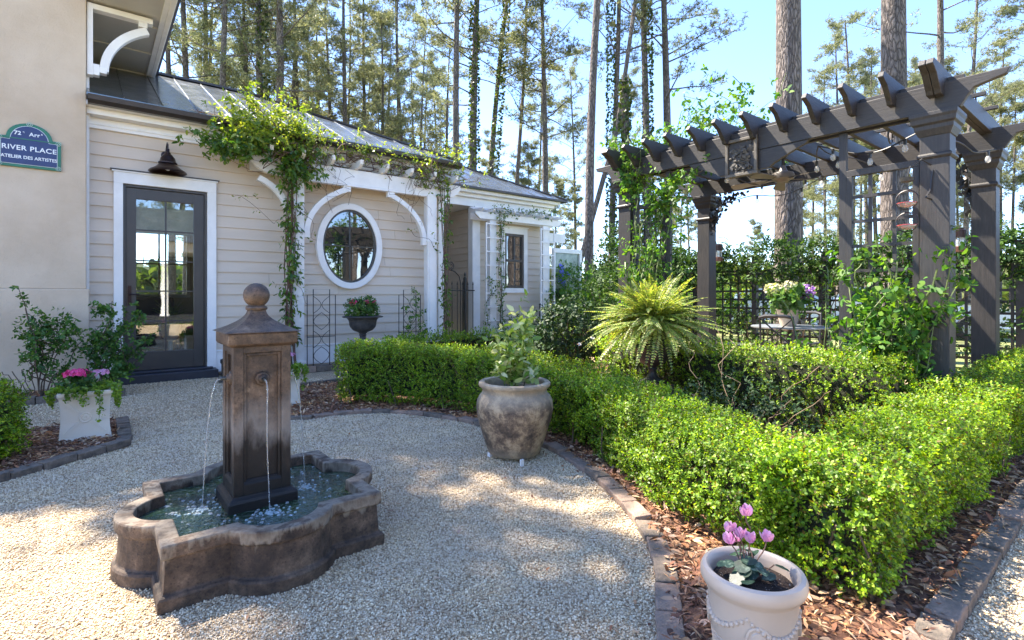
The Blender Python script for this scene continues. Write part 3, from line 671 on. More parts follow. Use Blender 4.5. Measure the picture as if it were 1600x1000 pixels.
fo = fb.build('foam', foamm, F)
bub, bnt, bbs = newmat('bubble_film'); bbs.inputs['Base Color'].default_value = (.9,.97,1,1); bbs.inputs['Roughness'].default_value = .03; bbs.inputs['Transmission Weight'].default_value = .6; bbs.inputs['Alpha'].default_value = .55
bb = MB()
for i in range(190):
    x, y = FC[0]+random.gauss(-.08, .2), FC[1]+random.gauss(-.02, .17)
    if abs(x-FC[0]) < .46 and abs(y-FC[1]) < .36 and not (abs(x-CX) < .165 and abs(y-CY) < .165): bb.ball((x, y, .200), random.uniform(.004, .010), 10, .75)
bb.build('bubbles', bub, F); tag(bb and bpy.context.scene.objects['bubbles'], kind='stuff'); tag(fo, kind='stuff')

# ------------------------------------------------------------------ white arbor against the house
A = thing('white_arbor', 'tall white timber arbor with curved braces framing the oval window', 'arbor', (3.7, 8.5, 0))
for x0 in (2.42, 4.81):
    p = MB().box(x0,x0+.195,8.45,8.585,0,3.03).box(x0+.03,x0+.165,8.44,8.45,.30,2.15).box(x0-.02,x0+.215,8.43,8.60,0,.16).box(x0-.012,x0+.207,8.437,8.595,2.16,2.19)
    p.build('post', white, A, bev=.005)
bp = [(1.86,3.20),(1.92,3.12),(2.05,3.04),(2.20,3.03),(5.20,3.03),(5.36,3.04),(5.48,3.12),(5.54,3.20),(5.54,3.28),(1.86,3.28)]
MB().prism(bp, 'y', 8.47, 8.56).build('beam', white, A, bev=.005); MB().box(2.62,4.80,8.46,8.57,2.995,3.028).build('under_trim', white, A)
MB().box(1.9,5.5,8.74,8.79,3.10,3.28).build('beam', white, A)
for i in range(8):
    x = 2.05+.46*i
    MB().prism([(8.80,3.282),(8.30,3.282),(8.22,3.33),(8.20,3.40),(8.80,3.40)], 'x', x, x+.055).build('rafter', white, A, bev=.004)
for x0, x1 in ((2.62,3.28),(4.81,4.14)):
    b = arc_bracket(x0, 2.17, x1, 2.97, .085, 8.475, 8.555)
    a, c = sorted((x0, x0+math.copysign(.09, x1-x0))); b.box(a,c,8.474,8.556,2.10,2.20)
    a, c = sorted((x1-math.copysign(.03, x1-x0), x1+math.copysign(.10, x1-x0))); b.box(a,c,8.474,8.556,2.90,2.993)
    b.build('brace', white, A, bev=.004)
b = arc_bracket(2.42, 2.45, 1.98, 2.99, .085, 8.475, 8.555); b.build('brace', white, A, bev=.004)
# small window arbor on the wing, with ladder trellises
W = thing('window_arbor', 'small white slatted arbor over the wing window', 'arbor', (8.3, 10.1, 0))
for x0 in (7.36, 9.05): MB().box(x0,x0+.19,9.98,10.10,.0,2.96).build('post', white, W, bev=.004)
MB().prism([(6.92,3.08),(7.05,2.97),(9.55,2.97),(9.68,3.08),(9.68,3.13),(6.92,3.13)], 'y', 9.95, 10.02).build('beam', white, W, bev=.004)
MB().box(6.98,9.62,10.24,10.29,2.97,3.13).build('beam', white, W)
for i in range(9):
    x = 7.0+.31*i; MB().prism([(10.33,3.132),(9.82,3.132),(9.76,3.17),(9.76,3.20),(10.33,3.20)], 'x', x, x+.045).build('slat', white, W)
for y in (9.88, 10.05): MB().box(6.85,9.75,y,y+.03,3.202,3.23).build('slat', white, W)
def ladder(x0, lab):
    t = thing('ladder_trellis', lab, 'trellis', (x0+.25, 9.9, .5), 'white ladder trellises by the wing window')
    for x in (x0, x0+.47): MB().box(x,x+.03,9.88,9.91,.55,2.88).build('rail', white, t)
    for i in range(8): MB().box(x0+.03,x0+.47,9.885,9.905,.57+.325*i,.595+.325*i).build('rung', white, t)
ladder(7.17, 'white ladder trellis left of the wing window with a vine on it')
ladder(8.88, 'bare white ladder trellis right of the wing window')

# iron gate in the recess
Gt = thing('iron_gate', 'black wrought iron gate with scrolls and spear points in the recess', 'gate', (6.2, 10.25, 0))
MB().box(6.80,6.86,10.22,10.28,0,1.58).lathe([(.035,1.58),(.035,1.60),(.012,1.62),(.028,1.66),(.002,1.74)],(6.83,10.25,0),10).build('post', iron, Gt)
MB().box(5.42,6.80,10.24,10.26,1.28,1.305).box(5.42,7.1,10.24,10.26,.22,.245).box(6.86,7.1,10.24,10.26,1.28,1.305).build('rail', iron, Gt)
for i in range(12):
    x = 5.46+.145*i
    if abs(x-6.83) < .05: continue
    MB().box(x-.007,x+.007,10.243,10.257,.08,1.42).lathe([(.014,1.42),(.018,1.44),(.002,1.51)],(x,10.25,0),8).build('picket', iron, Gt)
MB().tube([(6.70,10.235,.2),(6.70,10.235,1.45),(6.66,10.235,1.62),(6.55,10.235,1.72),(6.38,10.235,1.77),(6.2,10.235,1.80)],.012).tube([(6.42+.09*math.cos(t)*(1-t/14), 10.235, 1.86+.09*math.sin(t)*(1-t/14)) for t in [i*.4 for i in range(-4, 22)]],.009).tube([(6.08+.08*math.cos(t)*(1-t/14), 10.235, 1.68+.08*math.sin(t)*(1-t/14)) for t in [i*.4 for i in range(0, 22)]],.009).build('scroll', iron, Gt)

# metal trellises and urn in front of the oval window
def panel_trellis(cx, y, w, h, lab):
    t = thing('metal_trellis', lab, 'trellis', (cx, y, 0), 'black metal panel trellises under the oval window')
    r = .008; f = MB(); a, b = w/2, w/2*.58
    f.tube([(cx-a,y,0),(cx-a,y,h*.93),(cx+a,y,h*.93),(cx+a,y,0)], r, 5, False).build('frame', iron, t)
    MB().tube([(cx-b,y,0),(cx-b,y,h),(cx+b,y,h),(cx+b,y,0)], r, 5, False).tube([(cx-a,y,h*.42),(cx+a,y,h*.42)], r*.8, 5).build('inner_frame', iron, t)
    s = MB()
    for z0 in (.08, .50):
        for k in range(2):
            zc = h*(z0+.2*k+.11); 
            for sd in (-1, 1): s.tube([(cx+sd*(b*math.sin(PI*q/8)*.95 if k == 0 else b*(1-math.sin(PI*q/8)*.95)), y, zc+h*.105*(q-4)/4) for q in range(9)], .005, 5)
    s.build('scrollwork', iron, t)
panel_trellis(2.83, 8.30, .44, 1.28, 'black metal trellis with curved diamonds left of the stone-grey urn')
panel_trellis(4.38, 8.32, .42, 1.28, 'black metal trellis with a green climber right of the urn')
urnm = mat('grey_urn', (.075,.068,.064), (.035,.032,.032), 14, .7, .5, 60, .004)
def urn(cx, cy, z0, s, name, label, m, fl=20):
    t = thing(name, label, 'urn', (cx, cy, z0))
    MB().lathe([(.17,0),(.17,.03),(.13,.05),(.08,.08),(.05,.12),(.045,.17),(.06,.19),(.05,.205),(.07,.23),(.14,.26),(.185,.31),(.20,.36)], (0,0,0), 40, M=Matrix.Translation((cx,cy,z0))@Matrix.Diagonal((s,s,s,1)), cap1=False, fn=lambda q, z: 1+(.035*abs(math.sin(fl*q/2)) if z > .235 else 0)).build('body', m, t, sharp=60)
    MB().lathe([(.20,.36),(.215,.42),(.24,.455),(.275,.465),(.30,.46),(.305,.475),(.27,.485),(.22,.47),(.20,.43)], (0,0,0), 40, M=Matrix.Translation((cx,cy,z0))@Matrix.Diagonal((s,s,s,1)), cap0=False, cap1=False, fn=lambda q, z: 1+(.03*math.cos(24*q) if z > .455 else 0)).build('rim', m, t, sharp=70)
    MB().lathe([(.205,.43),(.05,.45)], (0,0,0), 20, M=Matrix.Translation((cx,cy,z0))@Matrix.Diagonal((s,s,s,1)), cap1=True).build('soil', soilm, t)
    return t
# ------------------------------------------------------------------ foliage builders
def hedge(name, label, pts, wid, hts, dens, leafs=.016, k=9, m=None, ends=(True, True), seed=0.0, group='clipped boxwood hedges', ln=.055, view=None):
    """pts: centre line; wid, hts: width and height at each point"""
    path = smooth_path([(p[0], p[1], 0) for p in pts], .05); n = len(path)
    fr = np.linspace(0, len(pts)-1, n); w = np.interp(fr, range(len(pts)), wid); h = np.interp(fr, range(len(pts)), hts)
    c = np.array([(p.x, p.y) for p in path]); t = np.gradient(c, axis=0); t /= np.linalg.norm(t, axis=1, keepdims=True); nn = np.stack([-t[:, 1], t[:, 0]], 1)
    ln_ = np.concatenate([[0], np.cumsum(np.linalg.norm(np.diff(c, axis=0), axis=1))])
    mp = pts[len(pts)//2]
    T = thing(name, label, 'hedge', (mp[0], mp[1], 0), group)
    per = 2*h.mean()+w.mean(); N = int(dens*ln_[-1]*per)
    s = rng.uniform(0, ln_[-1], N); idx = lambda a: np.interp(s, ln_, a)
    cx, cy, nx, ny, tx, ty, ww, hh = [idx(a) for a in (c[:,0], c[:,1], nn[:,0], nn[:,1], t[:,0], t[:,1], w, h)]
    z0 = .05; q = rng.uniform(0, 1, N)*(2*(hh-z0)+ww)
    side = np.where(q < hh-z0, 1, np.where(q < hh-z0+ww, 0, -1))
    lat = np.where(side == 1, ww/2, np.where(side == -1, -ww/2, ww/2-(q-(hh-z0))))
    z = np.where(side == 1, z0+q, np.where(side == -1, hh-(q-(hh-z0)-ww), hh))
    on = np.where(side == 0, 0, side.astype(float)); oz = (side == 0)*1.0
    # rounded shoulders
    rr = .14; dl = np.clip(np.abs(lat)-(ww/2-rr), 0, rr); dz = np.clip(z-(hh-rr), 0, rr); ex = np.sqrt(dl**2+dz**2)
    f = np.where(ex > rr, rr/np.maximum(ex, 1e-6), 1)
    lat2 = np.sign(lat)*(np.abs(lat)-dl+dl*f); z2 = z-dz+dz*f
    bn = np.where((dl > 0) & (dz > 0), np.sign(lat)*dl/rr, on); bz = np.where((dl > 0) & (dz > 0), dz/rr, oz)
    lat2 *= 1-.18*np.clip(1-z2/.25, 0, 1)
    P = np.stack([cx+nx*lat2, cy+ny*lat2, z2], 1); Nv = nrm(np.stack([nx*bn, ny*bn, bz+.02], 1))
    # rounded end faces
    E = []
    for e, sg in ((0, -1), (-1, 1)):
        if not ends[0 if e == 0 else 1]: continue
        M_ = int(dens*w[e]*h[e]*1.3); a = rng.uniform(-.5, .5, M_)*w[e]; zz = rng.uniform(z0, h[e], M_)
        bul = .10*(1-(2*a/w[e])**2)-.05*np.clip(zz-(h[e]-.1), 0, .1)/.1
        E.append((np.stack([c[e,0]+nn[e,0]*a+sg*t[e,0]*bul, c[e,1]+nn[e,1]*a+sg*t[e,1]*bul, zz], 1), np.tile(np.array([sg*t[e,0], sg*t[e,1], .1]), (M_, 1))))
    if E: P = np.concatenate([P]+[x[0] for x in E]); Nv = np.concatenate([Nv]+[x[1] for x in E])
    # thin the sides no one can see from the court
    if view is not None:
        keep = (rng.uniform(0, 1, len(P)) < np.where(np.sum(Nv*(np.array([0,0,1.2])-P), 1) > -.15, 1, view)); P, Nv = P[keep], Nv[keep]
    P = P + Nv*(.022*lump(P, 3.7, seed+5)+.034*lump(P, 9, seed)+.024*lump(P, 23, seed+2)-.03+rng.uniform(-.11, .022, len(P)))[:, None]
    Dv = nrm(Nv*.8+np.array([0,0,.75])+.55*rnd(len(P)))
    st = rng.uniform(0, 1, len(P)) < .06
    L = ln*rng.uniform(.6, 1.2, len(P))*np.where(st, 1.7, 1)
    Q, D, N2 = shoots(P-Dv*(L*.55)[:, None], Dv, L, k, 1.0, .3)
    sz = leafs*rng.uniform(.65, 1.2, len(Q))
    LB().add(Q, D, N2, sz, sz*.62, 'hex').build('foliage', m or box_leaf, T)
    print(name, len(Q))
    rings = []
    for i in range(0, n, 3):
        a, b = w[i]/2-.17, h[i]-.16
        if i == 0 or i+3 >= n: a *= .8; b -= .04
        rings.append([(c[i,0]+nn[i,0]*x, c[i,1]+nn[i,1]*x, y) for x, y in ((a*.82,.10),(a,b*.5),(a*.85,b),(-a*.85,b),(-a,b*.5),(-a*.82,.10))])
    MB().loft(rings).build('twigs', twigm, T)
    tb = MB()
    for i in range(int(ln_[-1]*9)):
        k_ = random.randrange(n); a = random.uniform(-.45, .45)*w[k_]; x, y = c[k_]+nn[k_]*a
        tb.tube([(x*1+random.uniform(-.02,.02), y+random.uniform(-.02,.02), .0), (x+random.uniform(-.04,.04), y+random.uniform(-.04,.04), .12), (x+random.uniform(-.1,.1), y+random.uniform(-.1,.1), .3)], [.007,.006,.004], 5)
    tb.build('stems', woodm, T)
    return T
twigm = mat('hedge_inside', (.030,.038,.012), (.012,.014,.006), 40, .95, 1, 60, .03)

def bush(T, c, rad, n, ln, k, leafs, m, ratio=.6, seed=0.0, fill=.35, shape='hex', droop=0, spread=1.0, name='foliage', up=.4):
    """leafy mass: shoots on and inside an uneven ellipsoid"""
    U = unit(n); r = np.cbrt(rng.uniform(fill**3, 1, n)); R = np.array(rad)
    P = U*r[:, None]; P = P*(1+.22*lump(U*1.7, 2.6, seed))[:, None]
    P = P*R+np.array(c); Dv = nrm(U/R*R.mean()+np.array([0,0,up])+.6*rnd(n))
    if P[:, 2].min() < .03: P[:, 2] = np.maximum(P[:, 2], .03)
    Q, D, N2 = shoots(P, Dv, ln*rng.uniform(.6, 1.3, n), k, spread, .3, droop)
    sz = leafs*rng.uniform(.6, 1.25, len(Q))
    return LB().add(Q, D, N2, sz, sz*ratio, shape).build(name, m, T)
def along(paths, n, off, ln, k, leafs, m, T, ratio=.5, name='leaves', droop=.3, shape='hex', zb=None, up=.0):
    """leaves on short shoots along stems"""
    P = []; 
    for p in paths: P += [tuple(x) for x in p]
    P = np.array(P); P = P[rng.integers(0, len(P), n)]+off*rnd(n)
    Dv = unit(n); Dv[:, 2] += up
    Q, D, N2 = shoots(P, Dv, ln*rng.uniform(.5, 1.3, n), k, 1.0, .35, droop)
    sz = leafs*rng.uniform(.55, 1.25, len(Q)); return LB().add(Q, D, N2, sz, sz*ratio, shape).build(name, m, T)
def wander(p0, p1, amp, n=14, sag=0.0):
    p0, p1 = Vector(p0), Vector(p1); a = [Vector((random.gauss(0,1), random.gauss(0,1), random.gauss(0,1)))*amp for _ in range(4)]
    ph = [random.uniform(0, 6) for _ in range(4)]; out = []
    for i in range(n+1):
        t = i/n; v = p0.lerp(p1, t); e = math.sin(PI*t)**.5 if 0 < t < 1 else 0
        for j in range(3): v += a[j]*math.sin((j+1)*PI*t*1.3+ph[j])*e*.6
        v.z -= sag*4*t*(1-t); out.append(v)
    return out

# ------------------------------------------------------------------ boxwood
hedge('boxwood_hedge', 'bright curved boxwood hedge behind the big clay pot sweeping to the near corner',
      [(2.46,.98),(2.55,1.35),(2.78,1.85),(3.08,2.5),(3.22,3.2),(3.18,4.0),(2.98,4.75),(2.62,5.35),(2.20,5.72)],
      [.60,.60,.62,.60,.58,.58,.58,.58,.55], [.53,.54,.57,.60,.63,.66,.68,.69,.68], 2200, leafs=.017, k=9, view=.25)
hedge('boxwood_hedge', 'yellow-green boxwood hedge leg beside the straight mossy brick row',
      [(2.30,.90),(3.0,.90),(4.0,.90),(5.2,.88),(6.6,.84),(8.0,.8)], [.56,.58,.58,.58,.6,.6], [.52,.54,.56,.58,.62,.62], 1450, leafs=.018, k=9, seed=3, view=.3)
hedge('boxwood_hedge', 'straight boxwood hedge running along the foot of the pergola', [(4.80,1.25),(4.80,2.1),(4.80,3.0),(4.78,4.1)], [.55]*4, [.75,.76,.75,.74], 800, leafs=.02, k=8, seed=5, view=.3)
hedge('boxwood_hedge', 'low boxwood hedge in front of the white arbor and wing wall', [(3.3,6.85),(4.2,6.95),(5.2,6.9),(6.2,6.5),(7.2,6.3)], [.5]*5, [.62,.64,.66,.66,.66], 480, leafs=.024, k=8, seed=7, view=.4)
T = thing('boxwood_bush', 'round bright green boxwood at the left edge beside the crossed planter', 'bush', (-.68,5.2,0))
bush(T, (-.68,5.2,.29), (.33,.36,.32), 2600, .06, 10, .018, box_leaf, .62, 1.0, .5)
MB().ball((-.68,5.2,.29), .25, 16, 1.0).build('twigs', twigm, T)

# ------------------------------------------------------------------ big clay pot
potm, pnt, pbs = newmat('aged_clay')
c = ramp(pnt, noise(pnt, 5.5, 8, .72), [(.40,(.075,.055,.04)),(.48,(.19,.13,.085)),(.55,(.40,.285,.17)),(.68,(.55,.42,.27))])
c = mixc(pnt, c, ramp(pnt, noise(pnt, 40, 4, .7), [(.35,(.55,.52,.5)),(.55,(1,1,1))]), .8, 'MULTIPLY')
tc = pnt.nodes.new('ShaderNodeTexCoord'); sp = pnt.nodes.new('ShaderNodeSeparateXYZ'); pnt.links.new(tc.outputs['Object'], sp.inputs[0])
band = ramp(pnt, sp.outputs['Z'], [(.03,(.55,.5,.4)),(.11,(0,0,0)),(.37,(0,0,0)),(.46,(.5,.45,.36))])
c = mixc(pnt, c, (.50,.41,.29), band); pnt.links.new(c, pbs.inputs['Base Color']); pbs.inputs['Roughness'].default_value = .8
bumpn(pnt, pbs, noise(pnt, 45, 7, .7), .6, .006)
PT = thing('potted_shrub', 'big round weathered clay pot with a small shrub, its leaves coloured sun-bright, on the gravel', 'potted plant', (2.46,3.03,0))
px_, py_ = 2.46, 3.03
MB().lathe([(.05,.025),(.175,.025),(.19,.035),(.215,.10),(.245,.19),(.275,.29),(.287,.36),(.280,.42),(.262,.455),(.243,.475),(.238,.49),(.243,.51),(.262,.525),(.268,.535),(.266,.55),(.252,.56),(.225,.555),(.215,.54),(.213,.48)], (px_,py_,0), 48, cap1=False, fn=lambda t, z: 1+.006*math.sin(3*t+z*9)).build('pot', potm, PT)
MB().lathe([(.214,.485),(.12,.50),(.02,.505)], (px_,py_,0), 24, cap0=False).build('soil', soilm, PT)
for a in (.6, 2.6): MB().box(px_+.18*math.cos(a)-.016, px_+.18*math.cos(a)+.016, py_+.18*math.sin(a)-.016, py_+.18*math.sin(a)+.016, 0, .03).build('pot_foot', white, PT)
MB().box(2.33,2.355,2.795,2.81,0,.05).build('pot_foot', white, PT)
sb = MB(); tips = []
for i in range(16):
    a = random.uniform(0, 6.28); r = random.uniform(.03,.19); z = random.uniform(.70,1.06) if i else 1.14
    w_ = wander((px_+random.uniform(-.02,.02),py_+random.uniform(-.02,.02),.49),(px_+r*math.cos(a),py_+r*math.sin(a),z-.6*r), .02, 8); sb.tube(w_, [.006-.0005*j for j in range(9)], 5); tips.append(w_[3:])
sb.build('stems', greenstem, PT)
along(tips, 190, .016, .09, 5, .070, sunlit_leaf, PT, .45, droop=.15, up=.9)

# ------------------------------------------------------------------ near cyclamen pot
CP = thing('potted_cyclamen', 'cream garlanded pot with pink cyclamen in the near right corner', 'potted plant', (1.497,.746,0))
cx, cy = 1.497, .746
creamm = mat('cream_glaze', (.50,.415,.34), (.44,.36,.29), 3, .38, .1, 60, .001)
pr = [(.03,0),(.098,0),(.100,.01)]
z = .02
while z < .19: pr += [(.100+.13*z, z),(.101+.13*z, z+.004),(.098+.13*z, z+.006)]; z += .009
pr += [(.127,.20),(.130,.26),(.133,.312),(.138,.322),(.150,.333),(.156,.345),(.156,.362),(.150,.374),(.138,.378),(.128,.372),(.122,.355),(.120,.31)]
MB().lathe(pr, (cx,cy,.0), 56, cap1=False).build('pot', creamm, CP)
gl = MB()
for i in range(4):
    a0 = i*PI/2+.35
    for s in range(15):
        t = s/14; a = a0+t*(PI/2); zz = .285-.048*math.sin(PI*t); r = .128+.13*(zz-.2)*.3
        gl.ball((cx+r*math.cos(a), cy+r*math.sin(a), zz), .0065+.003*math.sin(PI*t)+.001*random.random(), 8)
for i in range(4):
    a = i*PI/2+.35-2.2-.0; a = math.atan2(-.6, -.8)+i*PI/2-.05
    M = Matrix.Translation((cx+.129*math.cos(a), cy+.129*math.sin(a), .235)) @ Matrix.Rotation(a, 4, 'Z') @ Matrix.Rotation(PI/2, 4, 'Y')
    gl.lathe([(.034,-.004),(.036,.003),(.031,.005),(.027,.002),(.022,.002),(.019,.006),(.003,.008)], (0,0,0), 20, M=M, fn=lambda t, z: 1+.04*math.cos(8*t))
gl.build('garland', creamm, CP)
MB().lathe([(.121,.335),(.06,.345),(.01,.347)], (cx,cy,0), 24, cap0=False).build('soil', soilm, CP)
pl_ = rng.uniform(-.1, .1, (260, 3)); pl_[:, 2] = .345; pl_ = pl_[np.hypot(pl_[:,0], pl_[:,1]) < .11]+np.array([cx,cy,0])
Vp = pebbles(pl_, rng.uniform(.001,.0028,len(pl_))); mbp = MB()
for v in Vp: mbp.add(v, [tuple(f) for f in OF])
mbp.build('soil_crumbs', leafmat('soil_crumb', [(.03,.02,.015),(.09,.06,.045),(.5,.45,.4)], .8, 0), CP); bpy.context.scene.objects['soil_crumbs']['kind'] = 'stuff'
cyc, cnt_, cbs = newmat('cyclamen_leaf')
cnt_.links.new(ramp(cnt_, noise(cnt_, 55, 3, .6), [(.4,(.012,.035,.02)),(.55,(.03,.065,.035)),(.65,(.13,.18,.12))]), cbs.inputs['Base Color']); cbs.inputs['Roughness'].default_value = .4
n = 26; a = rng.uniform(0, 6.28, n); r = rng.uniform(.005, .075, n); Pz = np.stack([cx+.0+r*np.cos(a), cy+r*np.sin(a), .36+rng.uniform(0,.07,n)-r*.35], 1)
Dv = np.stack([np.cos(a), np.sin(a), -.35+.3*rng.normal(size=n)], 1); Nn = np.stack([.35*np.cos(a), .35*np.sin(a), np.ones(n)], 1)+.2*rnd(n)
LB().add(Pz, Dv, Nn, rng.uniform(.035,.055,n), rng.uniform(.035,.05,n), 'round').build('leaves', cyc, CP)
st = MB()
for p in Pz: st.tube([(cx+random.uniform(-.015,.015), cy+random.uniform(-.015,.015), .345), tuple(p)], .0018, 5)
fl = [(-.040,.020,.475),(-.055,.045,.49),(-.015,.00,.46),(.015,.03,.525),(.062,-.015,.448),(.0,.055,.44),(-.03,.06,.44)]
for f in fl: st.tube(wander((cx,cy,.345),(cx+f[0],cy+f[1],f[2]), .01, 8), .0020, 5)
st.build('stems', redstem, CP); CP.location = (1.555,.777,0); CP.scale = (.95,.95,1)
for f in fl:
    fb_ = LB(); m5 = 9; a = np.arange(m5)*2.4+random.random(); P5 = np.tile(np.array([cx+f[0],cy+f[1],f[2]-.004]), (m5,1))+.004*np.stack([np.cos(a),np.sin(a),0*a],1)
    D5 = np.stack([.5*np.cos(a), .5*np.sin(a), np.ones(m5)], 1)+.12*rnd(m5); N5 = np.stack([np.cos(a),np.sin(a),0*a],1)+.4*rnd(m5)
    fb_.add(P5, D5, N5, rng.uniform(.026,.036,m5), rng.uniform(.015,.021,m5), 'round'); fb_.build('flower', palepink, CP)
    
# ------------------------------------------------------------------ square planters with the crossed front
crm = mat('cream_planter', (.76,.69,.58), (.69,.62,.52), 3, .6, .2, 60, .002)
def planter(x0, y0, lab):
    w, h = .335, .385
    T = thing('square_planter', lab, 'potted plant', (x0+w/2, y0+w/2, .02), 'square white planters with crossed fronts')
    cx, cy = x0+w/2, y0+w/2
    def s4(hw, z): return [(cx-hw,cy-hw,z),(cx+hw,cy-hw,z),(cx+hw,cy+hw,z),(cx-hw,cy+hw,z)]
    mb = MB().loft([s4(w/2+.004,.02),s4(w/2+.004,.03),s4(w/2-.004,.05),s4(w/2-.012,.17),s4(w/2-.010,.28),s4(w/2-.002,.365),s4(w/2+.010,.385),s4(w/2+.010,.412),s4(w/2-.015,.412),s4(w/2-.02,.36)], True, False)
    mb.build('box', crm, T, bev=.004)
    dc = MB(); yf = y0+.004
    for a, b in (((-.13,.075),(-.045,.17)),((.13,.075),(.045,.17)),((-.13,.34),(-.045,.245)),((.13,.34),(.045,.245))):
        dc.bar((cx+a[0],yf,a[1]),(cx+b[0],yf+.003,b[1]), .018, .012, (0,-1,0))
    M = Matrix.Translation((cx, yf+.004, .205)) @ Matrix.Rotation(PI/2, 4, 'X')
    dc.lathe([(.042,-.003),(.042,.006),(.036,.009),(.030,.004),(.024,.004),(.022,.010),(.012,.012),(.010,.006)], (0,0,0), 24, M=M, fn=lambda t, z: 1+.03*math.cos(10*t))
    dc.build('cross_relief', crm, T)
    MB().box(cx-w/2+.02,cx+w/2-.02,cy-w/2+.02,cy+w/2-.02,.37,.38).build('soil', soilm, T)
    # trailing lime leaves
    paths = []; s_ = MB()
    for i in range(26):
        a = random.uniform(0, 6.28) if i > 12 else random.uniform(3.4, 6.2); ex, ey = math.cos(a), math.sin(a); q = (w/2+.02)/max(abs(ex), abs(ey))
        lng = random.choice([.03,.05,.06,.1,.14,.22]); pth = [Vector((cx+ex*q*.4, cy+ey*q*.4, .40)), Vector((cx+ex*q*.9, cy+ey*q*.9, .435)), Vector((cx+ex*(q+.03), cy+ey*(q+.03), .42)), Vector((cx+ex*(q+.035), cy+ey*(q+.035), .42-lng*.5)), Vector((cx+ex*(q+.03)+random.uniform(-.02,.02), cy+ey*(q+.03), .42-lng))]
        pth = smooth_path(pth, .012); paths.append(pth); s_.tube(pth, .0015, 4)
    s_.build('trailing_stems', greenstem, T)
    along(paths, 700, .008, .02, 3, .022, lime_leaf, T, .85, 'trailing_leaves', .2, 'hex')
    bush(T, (cx-.05,cy,.45), (.12,.11,.06), 110, .05, 6, .035, rose_leaf, .7, 2.0, .2)
    for (ax, ay, az, rx, n, pm) in ((-.055,-.02,.535,.10,95,pinkm),(.10,.0,.53,.07,34,palepink)):
        U = unit(n); U[:, 2] = np.abs(U[:, 2])*.8; P = U*np.array([rx,rx*.9,rx*.65])*rng.uniform(.75,1,(n,1))+np.array([cx+ax,cy+ay,az])
        k = 5; ph = rng.uniform(0,6.28,(n,1))+np.arange(k)[None]*1.2566; u = nrm(np.cross(U, unit(n))); w_ = np.cross(U, u)
        D = np.cos(ph)[...,None]*u[:,None]+np.sin(ph)[...,None]*w_[:,None]+.35*U[:,None]; N = np.repeat(U[:,None],k,1)
        LB().add(np.repeat(P[:,None],k,1).reshape(-1,3), D.reshape(-1,3), N.reshape(-1,3), .016, .014, 'hex').build('flowers', pm, T)
    return T
planter(-.20, 5.46, 'white planter with a raised cross, pink flowers and trailing lime leaves on the left bed')
planter(1.42, 5.78, 'white planter half hidden behind the fountain pillar')

# ------------------------------------------------------------------ rose bushes at the left
def rose(base, tips, n, lab, leaf=.045, name='rose_bush', m=None, k=6, off=.03, wood=None, grp=None):
    T = thing(name, lab, 'bush' if name != 'climbing_rose' else 'climber', base, grp); s_ = MB(); pp = []
    for t in tips:
        w_ = wander(base, t, .05, 12); s_.tube(w_, [.009-.0005*j for j in range(13)], 5); pp.append(w_[4:])
        for j in range(3):
            q = w_[random.randint(5, 11)]; e = q+Vector((random.uniform(-.16,.16), random.uniform(-.16,.16), random.uniform(.0,.16))); w2 = wander(q, e, .02, 6); s_.tube(w2, .003, 4); pp.append(w2)
    s_.build('stems', wood or woodm, T)
    along(pp, n, off, .08, k, leaf, m or rose_leaf, T, .58, 'foliage', .15, up=.2); return T
rose((-.42,7.95,.02), [(-.62,7.9,1.28),(-.5,8.0,.95),(-.30,7.9,.85),(-.15,7.8,.80),(-.25,8.1,1.0),(-.55,7.7,1.05),(-.05,8.0,.72),(-.4,8.0,.9)], 300, 'dark green rose bush on bare stems against the stucco corner')
rose((.06,7.85,.02), [(.20,7.9,1.12),(.35,7.9,.95),(.50,7.9,.70),(.55,7.8,.55),(.10,7.9,.85),(.35,8.0,.50),(.0,8.0,.7),(.42,7.9,1.02),(.3,7.7,.4)], 480, 'leafy rose bush overlapping the glass door frame')
s_ = MB(); dt = thing('bare_twigs', 'leafless brown twigs at the foot of the left rose bush', 'shrub', (-.55,7.9,.02))
for i in range(5): s_.tube(wander((-.55,7.9,.02),(-.75+.08*i,7.9,.35+.1*random.random()), .03, 8), .005, 5)
s_.build('twigs', woodm, dt)

# ------------------------------------------------------------------ urn with pink flowers; fern urn
U1 = urn(3.39, 8.02, .36, 1.03, 'flower_urn', 'grey fluted urn with dark leaves and small pink flowers under the oval window', urnm)
MB().box(3.20,3.58,7.83,8.21,0,.355).build('plinth', urnm, U1, bev=.01)
bush(U1, (3.39,8.02,.97), (.24,.22,.15), 330, .07, 7, .040, rose_leaf, .5, 1.0, .2)
P = np.array([(3.39+.18*math.cos(a), 8.02+.16*math.sin(a), 1.03+.07*random.random()) for a in [random.uniform(2.6, 6.6) for _ in range(12)]])
k = 5; LB().add(np.repeat(P, k, 0), unit(60), rnd(60), .04, .035, 'hex').build('flowers', pinkm, U1)
s_ = MB(); mt2 = [wander((4.38,8.27,.02),(4.38+dx,8.25,z), .07, 12) for dx, z in ((0,1.35),(.2,.9),(-.1,1.0),(.3,.6),(.1,1.15))]
CT = thing('trellis_climber', 'light green young climber on the right metal trellis', 'climber', (4.38,8.27,.02))
for w_ in mt2: s_.tube(w_, .004, 4)
s_.build('stems', greenstem, CT); along(mt2, 130, .03, .07, 5, .05, climb_leaf, CT, .55, up=.1)

